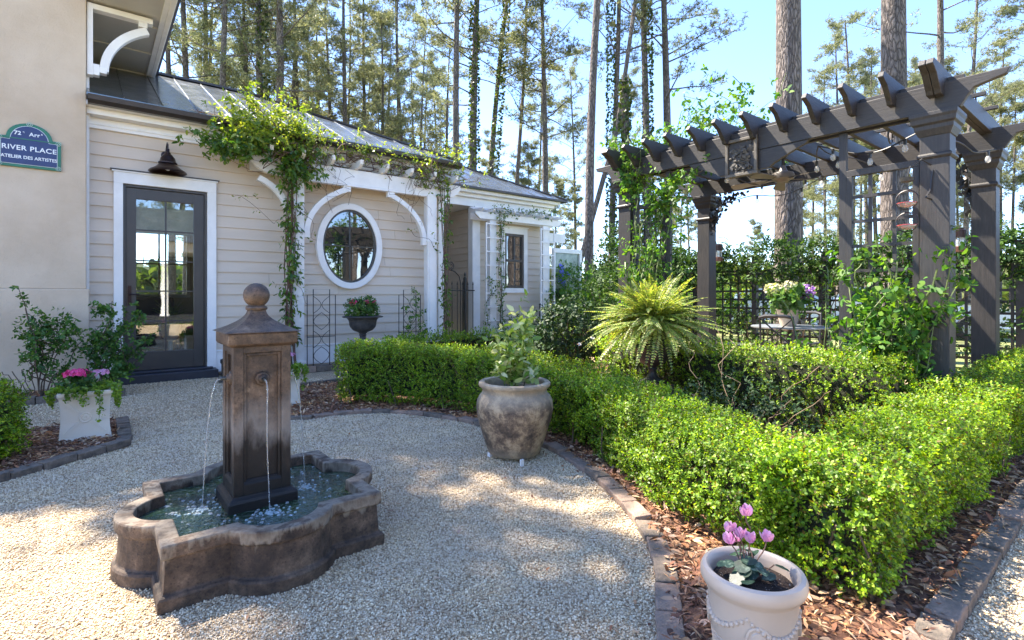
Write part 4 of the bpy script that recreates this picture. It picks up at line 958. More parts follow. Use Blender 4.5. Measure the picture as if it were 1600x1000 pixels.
FU = urn(4.33, 3.17, .32, .78, 'fern_urn', 'dark fluted urn overflowing with a huge yellow-green fern inside the hedges', mat('dark_urn', (.04,.035,.032), (.02,.018,.018), 14, .5, .5, 60, .004))
MB().box(4.18,4.48,3.02,3.32,0,.315).build('plinth', urnm, FU, bev=.008)
MB().lathe([(.10,.70),(.13,.78),(.10,.90),(.02,.93)], (4.33,3.17,0), 16, fn=lambda t, z: 1+.1*math.sin(5*t)).build('root_ball', soilm, FU)
def fern(T, c, R, n, H_, m=fern_leaf, pin=26, wid=.055):
    lb = LB(); s_ = MB()
    for i in range(n):
        a = random.uniform(0, 6.28); q = random.random(); r = R*random.uniform(.65, 1.05)*(.35+.65*math.sqrt(q)); top = H_*(1.15-.85*q)*random.uniform(.5,1.15); drop = .50*(q+.12)*random.uniform(.3,1.6)*R
        p0 = Vector(c); d = Vector((math.cos(a), math.sin(a), 0)); sd = Vector((-math.sin(a), math.cos(a), 0))*random.uniform(-.4,.4)*r
        pts = [p0+d*(r*t)+sd*t*t+Vector((0,0, top*math.sin(min(t*2.2, PI)*.5)*(1) - drop*t*t*.9)) for t in [j/pin for j in range(pin+1)]]
        s_.tube(pts[::3], .0025, 3)
        P = np.array([tuple(x) for x in pts[2:]]); T_ = nrm(np.gradient(P, axis=0)); sx = nrm(np.cross(T_, np.array([0,0,1.0])+.15*rnd(1))); N = np.cross(sx, T_)
        tt = np.linspace(0,1,len(P)); L = wid*np.sin(PI*np.clip(tt*.86+.12,0,1))**.8*random.uniform(.8,1.15)
        for sg in (-1, 1):
            D = sx*sg+T_*.35-np.array([0,0,.22])+.1*rnd(len(P)); lb.add(P, D, N+.15*rnd(len(P)), L, r/pin*1.15, 'quad')
    s_.build('fern_stems', greenstem, T); lb.build('fronds', m, T)
fern(FU, (4.33,3.17,.90), .72, 330, .50, pin=34, wid=.050)
IF = thing('indoor_fern', 'arching fern on a stand seen through the glass door', 'potted plant', (.93,9.3,.1)); fern(IF, (.93,9.3,.80), .34, 90, .32, pin=18, wid=.045)
MB().lathe([(.14,.1),(.10,.14),(.03,.2),(.03,.5),(.10,.56),(.14,.74),(.16,.78)], (.93,9.3,0), 20).build('stand', white, IF)
AR = thing('armchair', 'dark armchair standing in the room behind the glass door', 'armchair', (.8,10.6,.1))
blk = mat('dark_fabric', (.03,.028,.03), (.02,.018,.02), 5, .8, .2)
MB().box(.5,1.15,10.3,10.9,.3,.5).build('seat', blk, AR, bev=.04); MB().box(.5,1.15,10.85,11.0,.45,1.15).build('backrest', blk, AR, bev=.05)
for x in (.42, 1.15): MB().box(x,x+.1,10.3,11.0,.2,.72).build('armrest', blk, AR, bev=.03)
for x, y in ((.5,10.35),(1.12,10.35),(.5,10.92),(1.12,10.92)): MB().box(x,x+.04,y,y+.04,.1,.3).build('leg', woodm, AR)

# ------------------------------------------------------------------ vines on the house arbor
VN = thing('arbor_vine', 'twisting vine climbing the left arbor post and heaped bright green on its top', 'climber', (2.46,8.35,0))
s_ = MB(); col = []
for i in range(9):
    a0 = random.uniform(0, 6.28); pts = []
    for j in range(26):
        t = j/25; z = 3.15*t; r = .05+.03*math.sin(4*t+i); a = a0+5*t*(1 if i % 2 else -1)
        pts.append(Vector((2.42+r*math.cos(a)-.05*math.sin(3*t), 8.36+r*math.sin(a)*.8, z)))
    s_.tube(pts, [.012-.006*j/25 for j in range(26)], 5); col.append(pts)
topw = []
for i in range(46):
    w_ = wander((2.42+random.uniform(-.1,.3),8.42,3.0+random.uniform(0,.25)),(2.25+random.uniform(-.95,.9),8.4+random.uniform(-.35,.35),3.35+random.uniform(-.15,.65)), .16, 14); s_.tube(w_, random.uniform(.003,.008), 4); topw.append(w_)
for i in range(30):
    x = random.uniform(2.2, 4.8); w_ = wander((x,8.45+random.uniform(-.25,.25),3.38+random.uniform(-.1,.12)),(x+random.uniform(.4,1.3),8.45+random.uniform(-.25,.3),3.40+random.uniform(-.1,.12)), .12, 12); s_.tube(w_, random.uniform(.003,.008), 4); topw.append(w_) if i % 3 == 0 else None
for i in range(14):
    x = random.uniform(2.5, 5.0); s_.tube(wander((x,8.42,3.25),(x+random.uniform(-.4,.4),8.40,2.8+random.uniform(-.4,.1)), .12, 12), .0025, 4)
for a_, b_ in (((2.4,8.3,2.2),(1.6,8.3,2.6)),((2.5,8.35,2.6),(2.75,8.3,2.05)),((2.2,8.3,3.1),(1.2,8.2,3.3)),((2.4,8.3,1.6),(2.62,8.3,1.05))): 
    w_ = wander(a_, b_, .08, 12); s_.tube(w_, .003, 4); topw.append(w_)
s_.build('stems', redstem, VN)
along([p[4:] for p in col], 250, .035, .10, 4, .085, vine_leaf, VN, .40, 'post_leaves', .9)
lb = LB()
def mass(n, c, r, m, T, nm, leaf, k=6, up=.3, ln=.10, ratio=.42, droop=.35, lo=None):
    U = rnd(n)*.55; P = U*np.array(r)+np.array(c)
    if lo is not None: P[:, 2] = np.maximum(P[:, 2], lo+rng.uniform(0,.06,n))
    Dv = unit(n)+np.array([0,0,up]); Q, D, N2 = shoots(P, Dv, ln*rng.uniform(.5,1.4,n), k, 1, .3, droop); sz = leaf*rng.uniform(.6,1.2,len(Q))
    return LB().add(Q, D, N2, sz, sz*ratio, 'hex').build(nm, m, T)
mass(210, (1.85,8.30,3.55), (.55,.35,.24), vine_top, VN, 'crown_leaves', .085)
mass(170, (2.45,8.35,3.62), (.42,.35,.30), vine_top, VN, 'crown_leaves', .075)
mass(120, (2.0,8.3,3.8), (.5,.3,.28), vine_top, VN, 'crown_leaves', .07, up=.8)
mass(130, (1.60,8.25,3.28), (.50,.25,.13), vine_leaf, VN, 'crown_leaves', .085, droop=.8)
mass(120, (2.45,8.30,3.15), (.30,.25,.30), vine_leaf, VN, 'crown_leaves', .085, droop=.8)
along(topw, 420, .05, .08, 4, .055, vine_top, VN, .42, 'tip_leaves', .0, up=.6)
mass(120, (3.7,8.4,3.60), (1.4,.25,.14), vine_top, VN, 'crown_leaves', .055)
sh = MB(); shp = []
for p in ((1.95,8.3,3.8),(2.35,8.35,3.9),(2.6,8.4,3.9),(2.8,8.4,3.8),(3.4,8.4,3.6)):
    w_ = wander(p, (p[0]+random.uniform(-.25,.25), p[1], p[2]+random.uniform(.3,.6)), .06, 10); sh.tube(w_, .003, 4); shp.append(w_)
sh.build('whips', greenstem, VN); along(shp, 60, .02, .05, 4, .05, vine_top, VN, .5, 'tip_leaves', .1)
V2 = thing('arbor_vine', 'sparse vine on the right arbor post with yellow-green tufts above', 'climber', (5.12,8.38,0))
s_ = MB(); c2_ = []
for i in range(6):
    a0 = random.uniform(0, 6.28); pts = [Vector((5.10+.05*math.cos(a0+6*t)+.02*i, 8.38+.04*math.sin(a0+6*t), 3.2*t)) for t in [j/22 for j in range(23)]]
    s_.tube(pts, .007, 5); c2_.append(pts)
t2_ = [wander((5.0+random.uniform(-.5,.3),8.4,3.15),(5.1+random.uniform(-.8,.8),8.4+random.uniform(-.4,.3),3.5+random.uniform(-.2,.6)), .14, 14) for _ in range(26)]
t2_.append(wander((5.0,8.35,2.0),(4.35,8.3,2.35), .05)); 
for w_ in t2_: s_.tube(w_, random.uniform(.003,.006), 4)
s_.build('stems', redstem, V2); along(c2_, 120, .03, .09, 4, .075, vine_leaf, V2, .40, 'post_leaves', .9); along(t2_, 190, .06, .08, 4, .055, vine_top, V2, .45, 'tip_leaves', .0, up=.5)
mass(70, (5.35,8.4,3.75), (.35,.3,.3), vine_top, V2, 'crown_leaves', .055)
V3 = thing('window_vine', 'thin vine draped on the left ladder trellis and window arbor beam', 'climber', (7.6,9.85,0))
s_ = MB(); c3_ = [wander((7.62,9.86,0),(7.60+random.uniform(-.1,.1),9.84,3.15), .05, 20) for _ in range(5)]+[wander((7.3,9.85,3.2),(9.3,9.85,3.25), .05, 20) for _ in range(3)]+[wander((7.2,9.85,.5),(7.25,9.85,1.6), .05, 14),wander((7.6,9.85,.3),(8.1,9.85,.7), .05, 14)]
for w_ in c3_: s_.tube(w_, .005, 4)
s_.build('stems', woodm, V3); along(c3_, 420, .05, .08, 4, .05, vine_leaf, V3, .5, 'leaves', .6)
# ------------------------------------------------------------------ dark shrubs between court and wing
def shrub(name, label, c, rad, n, leaf, m, stems=8, k=7, ln=.09, ratio=.5, seed=0.0, grp=None, fill=.3):
    T = thing(name, label, 'shrub', (c[0], c[1], .02), grp); s_ = MB()
    for i in range(stems):
        a = random.uniform(0, 6.28); s_.tube(wander((c[0]+random.uniform(-.06,.06), c[1]+random.uniform(-.06,.06), .0), (c[0]+rad[0]*.7*math.cos(a), c[1]+rad[1]*.7*math.sin(a), c[2]+rad[2]*random.uniform(.0,.7)), .05, 8), [.012-.001*j for j in range(9)], 5)
    s_.build('stems', woodm, T); bush(T, c, rad, n, ln, k, leaf, m, ratio, seed, fill); return T
shrub('camellia_bush', 'dark glossy broad-leaved bush left of the fern urn', (5.35,5.35,.58), (.52,.50,.56), 800, .055, dark_leaf, seed=1)
shrub('leafy_column', 'tall dark climber-covered clump beside the painted glass panel', (8.6,7.2,1.25), (.55,.55,1.30), 1300, .055, jas_leaf, seed=4)
shrub('leafy_column', 'lower dark shrub right of the painted glass panel', (7.6,6.4,.9), (.7,.6,.85), 900, .055, jas_leaf, seed=9)
T = shrub('inner_shrub', 'sparse dark rose shrub with bare twigs in the bed inside the hedges', (3.72,1.95,.32), (.42,.55,.26), 360, .030, dark_leaf, 14, 6, .07, .55, 3.0, fill=.1)
s_ = MB()
for a_, b_ in (((3.7,2.0,.3),(3.9,2.25,.98)),((3.7,2.0,.3),(3.85,2.1,.85)),((3.6,1.7,.25),(3.45,1.25,.62)),((3.6,1.7,.25),(3.55,1.35,.75)),((3.8,2.3,.3),(3.9,2.5,.75))):
    s_.tube(wander(a_, b_, .04, 10), .0024, 5)
s_.build('long_twigs', mat('tan_twig', (.30,.20,.12), (.22,.14,.08), 20, .7, .1), T)
shrub('low_plants', 'loose low perennials at the foot of the wing wall', (8.3,9.4,.22), (.9,.25,.30), 300, .06, jas_leaf, 8, 6, seed=2)
T = thing('strap_leaf_plant', 'tuft of upright sword leaves before the wing wall', 'plant', (8.72,9.3,0))
n = 16; a = rng.uniform(0,6.28,n); D = np.stack([.2*np.cos(a), .2*np.sin(a), np.ones(n)],1); LB().add(np.tile((8.72,9.3,.02),(n,1))+.03*rnd(n)*np.array([1,1,0]), D, rnd(n), rng.uniform(.5,.95,n), .05, 'hex').build('leaves', rose_leaf, T)
tag(MB().tube([(8.42,9.4,0),(8.42,9.4,.95)],.018,8).ball((8.42,9.4,.96),.03,8).build('garden_stake', iron, None, (8.42,9.4,0)), 'short black metal stake standing before the wing wall', 'stake')
petal_w = mat('white_petal', (.7,.68,.66), None, 5, .5, 0)
wf_ = thing('white_flower', 'single white rose blooms on the dark bush left of the fern', 'flower', (4.95,4.6,.75))
for p in ((4.83,4.42,.66),(4.95,4.75,.55)):
    LB().add(np.tile(p,(12,1))+.006*rnd(12), unit(12)+np.array([0,0,.3]), rnd(12), .026, .026, 'round').build('bloom', petal_w, wf_)

# painted glass panel and white boards beyond the wing
GP = thing('painted_glass_panel', 'white framed glass panel painted with blue irises beyond the wing corner', 'panel', (10.3,10.4,0))
g = MB().box(9.78,9.86,10.37,10.45,.2,2.46).box(10.80,10.90,10.37,10.45,.2,2.46).box(9.86,10.80,10.37,10.45,2.34,2.46).box(9.86,10.80,10.37,10.45,.2,.34).box(9.66,10.25,10.40,10.44,2.62,2.86)
g.build('frame', white, GP, bev=.003)
pgm, pnt2, pb2 = newmat('painted_pane'); cc = ramp(pnt2, noise(pnt2, 2.2, 6, .7), [(.3,(.06,.11,.07)),(.5,(.22,.28,.22)),(.7,(.42,.46,.38))]); pnt2.links.new(cc, pb2.inputs['Base Color']); pb2.inputs['Roughness'].default_value = .12
pb2.inputs['Transmission Weight'].default_value = .25
MB().box(9.86,10.80,10.42,10.43,.34,2.34).build('pane', pgm, GP)
n = 26; a = rng.uniform(-.5,.5,n); D = np.stack([a, 0*a, np.ones(n)],1); P = np.stack([rng.uniform(9.95,10.5,n), np.full(n,10.412), rng.uniform(.4,.7,n)],1)
LB().add(P, D, np.tile((0,-1,0),(n,1)), rng.uniform(.5,1.05,n), .07, 'hex').build('painted_leaves', dark_leaf, GP)
blue = mat('iris_blue', (.10,.12,.62), (.05,.06,.4), 9, .4, 0)
n = 22; P = np.stack([rng.uniform(10.0,10.35,n), np.full(n,10.408), rng.uniform(1.45,1.95,n)],1); D = rnd(n)*np.array([1,0,1])+1e-3
LB().add(P, D, np.tile((0,-1,0),(n,1)), .15, .09, 'round').build('painted_iris', blue, GP)

# ------------------------------------------------------------------ pergola
PG = thing('pergola', 'charcoal timber pergola with carved front panel and curved rafter tails', 'pergola', (6.1,2.7,0))
def gpost(x, y):
    h = .095
    def s_(r, z): return [(x-r,y-r,z),(x+r,y-r,z),(x+r,y+r,z),(x-r,y+r,z)]
    p = MB().loft([s_(h,0),s_(h,2.50)]).build('post', grayp, PG, bev=.005)
    MB().loft([s_(h+.006,2.45),s_(h+.028,2.50),s_(h+.030,2.53),s_(h+.045,2.545),s_(h+.050,2.58),s_(h+.058,2.60),s_(h+.058,2.628)]).build('capital', grayp, p, bev=.003)
    MB().loft([s_(h+.004,2.27),s_(h+.016,2.285),s_(h+.016,2.30),s_(h+.004,2.315)]).build('collar', grayp, p, bev=.002); MB().loft([s_(h+.02,0),s_(h+.02,.22),s_(h+.004,.25)]).build('base', grayp, p, bev=.003)
PX0, PX1, PY0, PY1 = 5.26, 7.04, 1.13, 4.20
for x in (PX0, PX1):
    for y in (PY0, PY1): gpost(x, y)
def gbeam(x0, x1, ya, yb):
    L = .44
    poly = [(ya-L+.02,2.80),(ya-L,2.845),(yb+L,2.845),(yb+L-.02,2.80),(yb+.24,2.755),(yb+.20,2.70),(yb+.16,2.632),(ya-.16,2.632),(ya-.20,2.70),(ya-.24,2.755)]
    MB().prism(poly, 'x', x0, x1).build('beam', grayb, PG, bev=.005)
gbeam(5.15,5.20,PY0,PY1+.02); gbeam(6.94,6.99,PY0,PY1+.02)
MB().box(5.31,5.35,PY0-.1,PY1+.1,2.64,2.845).build('inner_beam', grayb, PG, bev=.004)
ys = [PY0-.02+i*(PY1-PY0+.06)/11 for i in range(12)]
for i, y in enumerate(ys):
    tail = [(7.42,2.955),(4.86,2.955),(4.83,2.915),(4.83,2.905),(4.93,2.862),(4.99,2.80),(5.03,2.765),(5.05,2.735),(5.14,2.735),(5.14,2.80),(7.18,2.80),(7.18,2.74),(7.27,2.74),(7.31,2.80),(7.42,2.905)]
    w_ = .020
    if i in (0, 11): MB().prism(tail, 'y', y-.047, y-.002).prism(tail, 'y', y+.002, y+.047).build('rafter', grayr, PG, bev=.004)
    else: MB().prism(tail, 'y', y-w_, y+w_).build('rafter', grayr, PG, bev=.004)
for x in (5.62, 6.15, 6.68): MB().box(x-.02,x+.02,.98,4.42,2.957,2.99).build('purlin', grayb, PG, bev=.003)
MB().box(5.235,5.275,.96,4.45,2.848,2.90).build('purlin', grayb, PG, bev=.003)
# lower board and carved panel on the front beam
def scoop(y0, y1, sgn):
    return [(y0,2.628),(y0,2.44),(y0+sgn*.10,2.44),(y0+sgn*.14,2.475),(y0+sgn*.26,2.53),(y0+sgn*.36,2.575),(y1-sgn*.03,2.60),(y1,2.628)]
cyp = 2.672

for sg in (-1, 1): MB().prism(scoop(cyp+sg*.16, cyp+sg*.62, sg), 'x', 5.155, 5.195).build('shaped_board', grayb, PG)
CPn = MB().box(5.125,5.196,cyp-.158,cyp+.158,2.40,2.77).build('carved_panel', grayp, PG, bev=.004)
cm = mat('carved_grey', (.10,.09,.075), (.05,.045,.04), 30, .7, .6, 60, .004)
f = MB()
for a_ in ((cyp-.165,cyp+.165,2.745,2.775),(cyp-.165,cyp+.165,2.395,2.425),(cyp-.165,cyp-.135,2.425,2.745),(cyp+.135,cyp+.165,2.425,2.745)): f.box(5.10,5.124,*a_)
f.build('frame', mat('panel_frame', (.13,.11,.085), (.08,.07,.055), 20, .6, .4), CPn, bev=.004)
lf = LB(); n = 70; P = np.stack([np.full(n,5.118)-rng.uniform(0,.012,n), rng.uniform(cyp-.12,cyp+.11,n), rng.uniform(2.44,2.70,n)],1); D = rnd(n)*np.array([.25,1,1]); Nn = np.tile((-1,0,0),(n,1))+.35*rnd(n)
lf.add(P, D, Nn, rng.uniform(.035,.07,n), rng.uniform(.022,.04,n), 'hex').build('carved_leaves', cm, CPn)
cb = MB()
for i in range(16): cb.ball((5.114, cyp+random.gauss(0,.05), 2.58+random.gauss(0,.05)), random.uniform(.010,.018), 8)
for i in range(4): cb.tube(wander((5.116,cyp-.1,2.46),(5.116,cyp+random.uniform(-.05,.1),2.68), .03, 10), .006, 5)
cb.build('carved_fruit', cm, CPn)
# mullions and trellis screens of the front side
for y in (1.79, 3.60): MB().box(5.21,5.25,y-.03,y+.03,0,2.63).build('mullion', grayp, PG, bev=.003)
def screen(y0, y1):
    fr_ = MB().box(5.205,5.245,y0,y1,2.235,2.29).box(5.205,5.245,y0,y0+.045,.05,2.235).box(5.205,5.245,y1-.045,y1,.05,2.235).build('screen_frame', grayp, PG, bev=.003)
    g = MB(); z = 2.05
    while z > .1: g.box(5.212,5.228,y0+.045,y1-.045,z-.014,z+.014); z -= .215
    for k in (1, 2): y = y0+(y1-y0)*k/3; g.box(5.2285,5.242,y-.014,y+.014,.05,2.235)
    g.build('trellis_bars', grayp, fr_)
screen(1.235,1.76); screen(3.63,4.10)

# scrolled corner brackets of leafwork at the rear posts
for y, sg in ((PY0, 1), (PY1, -1)):
    s_ = MB(); P = []
    for i in range(7):
        w_ = wander((7.02,y+sg*.11,2.05+.06*i),(7.02,y+sg*(.14+.07*i),2.60), .03, 8); s_.tube(w_, .006, 4); P += [tuple(q) for q in w_]
    b = s_.build('corner_scroll', iron, PG); P = np.array(P); n = 130; P = P[rng.integers(0,len(P),n)]+.02*rnd(n)
    LB().add(P, rnd(n)*np.array([.2,1,1]), np.tile((1,0,0),(n,1))+.3*rnd(n), .06, .035, 'hex').build('scroll_leaves', iron, b)

# ceiling fan hanging in the pergola
fanm = mat('fan_brown', (.13,.115,.10), (.09,.08,.07), 6, .4, .05)
FN = thing('ceiling_fan', 'dark ceiling fan with drooping blades hanging under the pergola rafters', 'fan', (6.15,2.72,2.62))
MB().tube([(6.15,2.72,2.80),(6.15,2.72,2.66)],.016,8).lathe([(.05,2.80),(.05,2.77),(.02,2.74)],(6.15,2.72,0),14).build('rod', iron, FN)
MB().lathe([(.02,2.47),(.06,2.48),(.075,2.50),(.115,2.515),(.12,2.555),(.11,2.58),(.05,2.60),(.02,2.67)],(6.15,2.72,0),24).build('motor', fanm, FN)
for i in range(5):
    M = Matrix.Translation((6.15,2.72,2.52)) @ Matrix.Rotation(i*2*PI/5+.5, 4, 'Z') @ Matrix.Rotation(.06, 4, 'Y') @ Matrix.Rotation(.22, 4, 'X')
    MB().prism([(.16,-.04),(.50,-.07),(.56,-.05),(.57,0),(.56,.05),(.50,.07),(.16,.04)], 'z', 0, .008, M).box(.08,.18,-.015,.015,-.008,.0,M).build('blade', fanm, FN)

# festoon lights
SL_ = thing('string_lights', 'black cable with clear bulbs strung under the pergola', 'string lights', (5.6,2.6,2.6))
cb = MB(); bulbs = []
for (a_, b_, sag, n) in (((5.40,4.1,2.62),(6.9,4.3,2.62),.10,2),((5.40,4.1,2.62),(5.5,3.3,2.66),.10,2),((5.5,3.3,2.66),(6.9,2.6,2.64),.14,3),((6.9,2.6,2.64),(5.5,2.1,2.64),.14,3),((5.5,2.1,2.64),(6.9,1.5,2.62),.16,3),((5.45,1.25,2.58),(5.5,2.1,2.64),.12,3),((5.4,1.2,2.6),(6.95,1.0,2.62),.10,2),((6.95,4.2,2.6),(6.95,2.6,2.62),.12,3)):
    w_ = wander(a_, b_, .03, 18, sag); cb.tube(w_, .006, 5)
    for k_ in range(n): bulbs.append(w_[int(18*(k_+.6)/n)])
cb.tube([(5.46+.06*math.cos(t), 1.5, 2.58+.06*math.sin(t)) for t in [i*.5 for i in range(13)]], .006, 5)
cb.build('cable', iron, SL_)
bg, bn_, bb_ = newmat('bulb_glass'); bb_.inputs['Base Color'].default_value = (.9,.9,.88,1); bb_.inputs['Roughness'].default_value = .05; bb_.inputs['Alpha'].default_value = .3
for b in bulbs:
    o = MB().lathe([(.012,-.05),(.014,-.02),(.012,0)],(b.x,b.y,b.z),8).build('bulb_holder', iron, SL_)
    MB().lathe([(.002,-.115),(.018,-.105),(.024,-.085),(.020,-.065),(.012,-.05)],(b.x,b.y,b.z),12).build('bulb', bg, o)

# feeder, lanterns
HF = thing('bird_feeder', 'pair of round black ring feeders with red glass dishes on the near right post', 'feeder', (5.10,1.30,2.0))
MB().tube([(5.16,1.14,2.18),(5.14,1.15,2.02),(5.10,1.17,1.96),(5.165,1.15,1.95)],.007,5).tube([(5.15,1.15,2.22),(5.08,1.19,2.26),(5.02,1.25,2.20),(5.02,1.27,2.10)],.007,6).lathe([(.002,2.08),(.045,2.09),(.05,2.12),(.02,2.105)],(5.02,1.27,0),16).build('hook', iron, HF)
redg, rn_, rb_ = newmat('red_glass'); rb_.inputs['Base Color'].default_value = (.6,.10,.09,1); rb_.inputs['Roughness'].default_value = .1; rb_.inputs['Transmission Weight'].default_value = .5
clg, rn_, rb_ = newmat('clear_glass'); rb_.inputs['Base Color'].default_value = (.8,.82,.82,1); rb_.inputs['Roughness'].default_value = .05; rb_.inputs['Transmission Weight'].default_value = .7
for zc in (1.945, 1.77):
    r_ = MB().tube([(5.02+.0*t, 1.27+.075*math.cos(t), zc+.075*math.sin(t)) for t in [i*2*PI/24 for i in range(25)]], .0045, 5).tube([(5.02,1.27,zc+.075),(5.02,1.27,zc+.11)],.003,4).build('ring', iron, HF)
    MB().lathe([(.005,zc-.060),(.035,zc-.055),(.062,zc-.035),(.064,zc-.028),(.03,zc-.025)],(5.02,1.27,0),20).build('dish', clg, HF); MB().lathe([(.066,zc-.028),(.066,zc-.022),(.03,zc-.016),(.004,zc-.014)],(5.02,1.27,0),20).build('dish_lid', redg, HF)
def lantern(x, y, z, lab):
    t = thing('lantern', lab, 'lantern', (x,y,z), 'copper lanterns on the trellis fence')
    MB().lathe([(.075,.20),(.075,.30),(.05,.31),(.05,.325),(.01,.33)],(x,y,z),16).tube([(x,y,z+.33),(x,y,z+.45)],.005,5).build('hood', bronze, t)
    MB().lathe([(.06,.08),(.06,.20)],(x,y,z),16).build('glass', clg, t)
    MB().lathe([(.078,0),(.078,.07),(.06,.08)],(x,y,z),16).build('base', mat('copper_base', (.16,.07,.045), None, 9, .4, .1, metal=.5), t)
    c_ = MB()
    for k_ in range(6): a = k_*PI/3; c_.tube([(x+.066*math.cos(a),y+.066*math.sin(a),z+.07),(x+.066*math.cos(a),y+.066*math.sin(a),z+.21)],.004,4)
    c_.build('cage', bronze, t)
    MB().tube([(x,y,z+.45),(x+.2,y,z+.47),(x+.38,y,z+.42)],.007,5).build('bracket_arm', iron, t)
lantern(9.28,5.29,1.83,'small copper lantern on the fence by the rear left pergola post')
lantern(9.28,1.75,1.78,'copper lantern between the two right pergola posts')

# ------------------------------------------------------------------ lattice fence
LF = thing('lattice_fence', 'black square lattice fence behind the pergola, overgrown with jasmine', 'fence', (9.7,3.5,0))
blackw = mat('black_wood', (.022,.021,.02), (.012,.012,.012), 12, .5, .3)
for i, y in enumerate([-2.4,-1.2,0.0,1.2,2.4,3.6,4.8,6.0,7.2]):
    MB().box(9.66,9.75,y-.045,y+.045,0,1.9).box(9.645,9.765,y-.06,y+.06,1.902,1.93).build('post', blackw, LF)
lt = MB(); y = -2.4
while y < 7.2: lt.box(9.69,9.702,y-.018,y+.018,.12,1.62); y += .16
z = .14
while z < 1.62: lt.box(9.703,9.715,-2.4,7.2,z-.018,z+.018); z += .16
lt.build('lattice', blackw, LF); MB().box(9.685,9.72,-2.4,7.2,1.622,1.66).box(9.685,9.72,-2.4,7.2,.06,.10).build('rail', blackw, LF)
# a nearer lattice bay closing the right side
JS = thing('jasmine', 'dense dark jasmine spilling over the top of the lattice fence', 'climber', (9.6,3.5,1.6))
def band(n, y0, y1, z0, z1, x0, x1, leaf, k, m, nm, T, lum=.3, ratio=.5):
    P = np.stack([rng.uniform(x0,x1,n), rng.uniform(y0,y1,n), rng.uniform(z0,z1,n)],1)
    hh = z0+(z1-z0)*(.72+.28*lump(P*np.array([0,1,0]), 3.1, 1.0)); P = P[P[:,2] < hh]
    g_ = lump(P, 4.2, 2.0); P = P[g_ > -lum*2+rng.uniform(-.3,.3,len(P))*0-.35]
    Q, D, N2 = shoots(P, unit(len(P))+np.array([-.2,0,.4]), .12, k, 1, .3, .2); sz = leaf*rng.uniform(.6,1.2,len(Q)); LB().add(Q, D, N2, sz, sz*ratio, 'hex').build(nm, m, T)
band(4200, -2.4, 7.4, 1.35, 2.28, 9.35, 9.95, .065, 7, jas_leaf, 'foliage', JS, .8)
band(2300, -2.4, 7.4, .2, 1.45, 9.5, 9.85, .06, 6, jas_leaf, 'foliage', JS, -.02)
s_ = MB()
for i in range(40):
    y = random.uniform(-2.2,7.2); s_.tube(wander((9.66,y,0),(9.66,y+random.uniform(-.5,.5),1.9), .08, 10), .008, 4)
s_.build('stems', woodm, JS)

# climbers on the pergola
C1 = thing('pergola_climber', 'light green climber covering the left pergola post and screen', 'climber', (5.1,3.95,0)); s_ = MB(); pp = []
for i in range(26):
    w_ = wander((5.08+random.uniform(-.05,.08),3.9+random.uniform(-.2,.2),0),(5.12+random.uniform(-.12,.15),3.82+random.uniform(-.28,.25),random.uniform(1.2,2.7)), .10, 18); s_.tube(w_, random.uniform(.003,.009), 4); pp.append(w_[3:])
for i in range(12):
    w_ = wander((5.1,4.1,2.5),(5.2+random.uniform(-.3,.6),4.0+random.uniform(-.6,.5),3.0+random.uniform(0,.45)), .1, 12); s_.tube(w_, .004, 4); pp.append(w_)
for i in range(6):
    w_ = wander((5.1,3.7,2.3),(5.15,3.3+random.uniform(-.3,.2),2.1+random.uniform(-.4,.5)), .08, 12); s_.tube(w_, .003, 4); pp.append(w_)
s_.build('stems', greenstem, C1); along(pp, 950, .06, .10, 6, .050, climb_leaf, C1, .55, 'leaves', .3)
C2 = thing('pergola_climber', 'loose leafy sprays rising above the middle of the pergola', 'climber', (6.3,3.4,2.9)); s_ = MB(); pp = []
for i in range(20):
    w_ = wander((6.6+random.uniform(-.6,.5),4.2+random.uniform(-1.2,.3),2.92),(6.3+random.uniform(-.7,.7),3.2+random.uniform(-1.0,1.0),3.2+random.uniform(-.1,.75)), .15, 14); s_.tube(w_, .004, 4); pp.append(w_)
s_.build('stems', greenstem, C2); along(pp, 330, .06, .11, 5, .062, climb_leaf, C2, .55, 'leaves', .3)
C3 = thing('climbing_rose', 'broad-leaved climbing rose in front of the right pergola screen', 'climber', (5.0,1.6,0)); s_ = MB(); pp = []
for i in range(30):
    y1 = random.uniform(.95,1.78); z1 = random.uniform(.8,1.72)-.2*abs(y1-1.4)
    w_ = wander((5.08,1.55+random.uniform(-.3,.3),0),(5.02+random.uniform(-.18,.18),y1,z1), .10, 16); s_.tube(w_, random.uniform(.003,.007), 5); pp.append(w_[4:])
s_.build('stems', greenstem, C3); along(pp, 520, .05, .13, 5, .066, climb_leaf, C3, .55, 'leaves', .25)
C4 = thing('climbing_rose', 'leafy rose spreading between the pergola mullion and the dining table', 'climber', (5.15,2.4,0)); s_ = MB(); pp = []
for i in range(3):
    w_ = wander((5.25,1.85+random.uniform(-.1,.1),0),(5.35+random.uniform(-.1,.2),2.1+random.uniform(-.3,.35),random.uniform(1.1,1.65)), .07, 16); s_.tube(w_, random.uniform(.003,.006), 5); pp.append(w_[5:])
s_.build('stems', greenstem, C4); along(pp, 36, .05, .12, 5, .055, climb_leaf, C4, .5, 'leaves', .25)

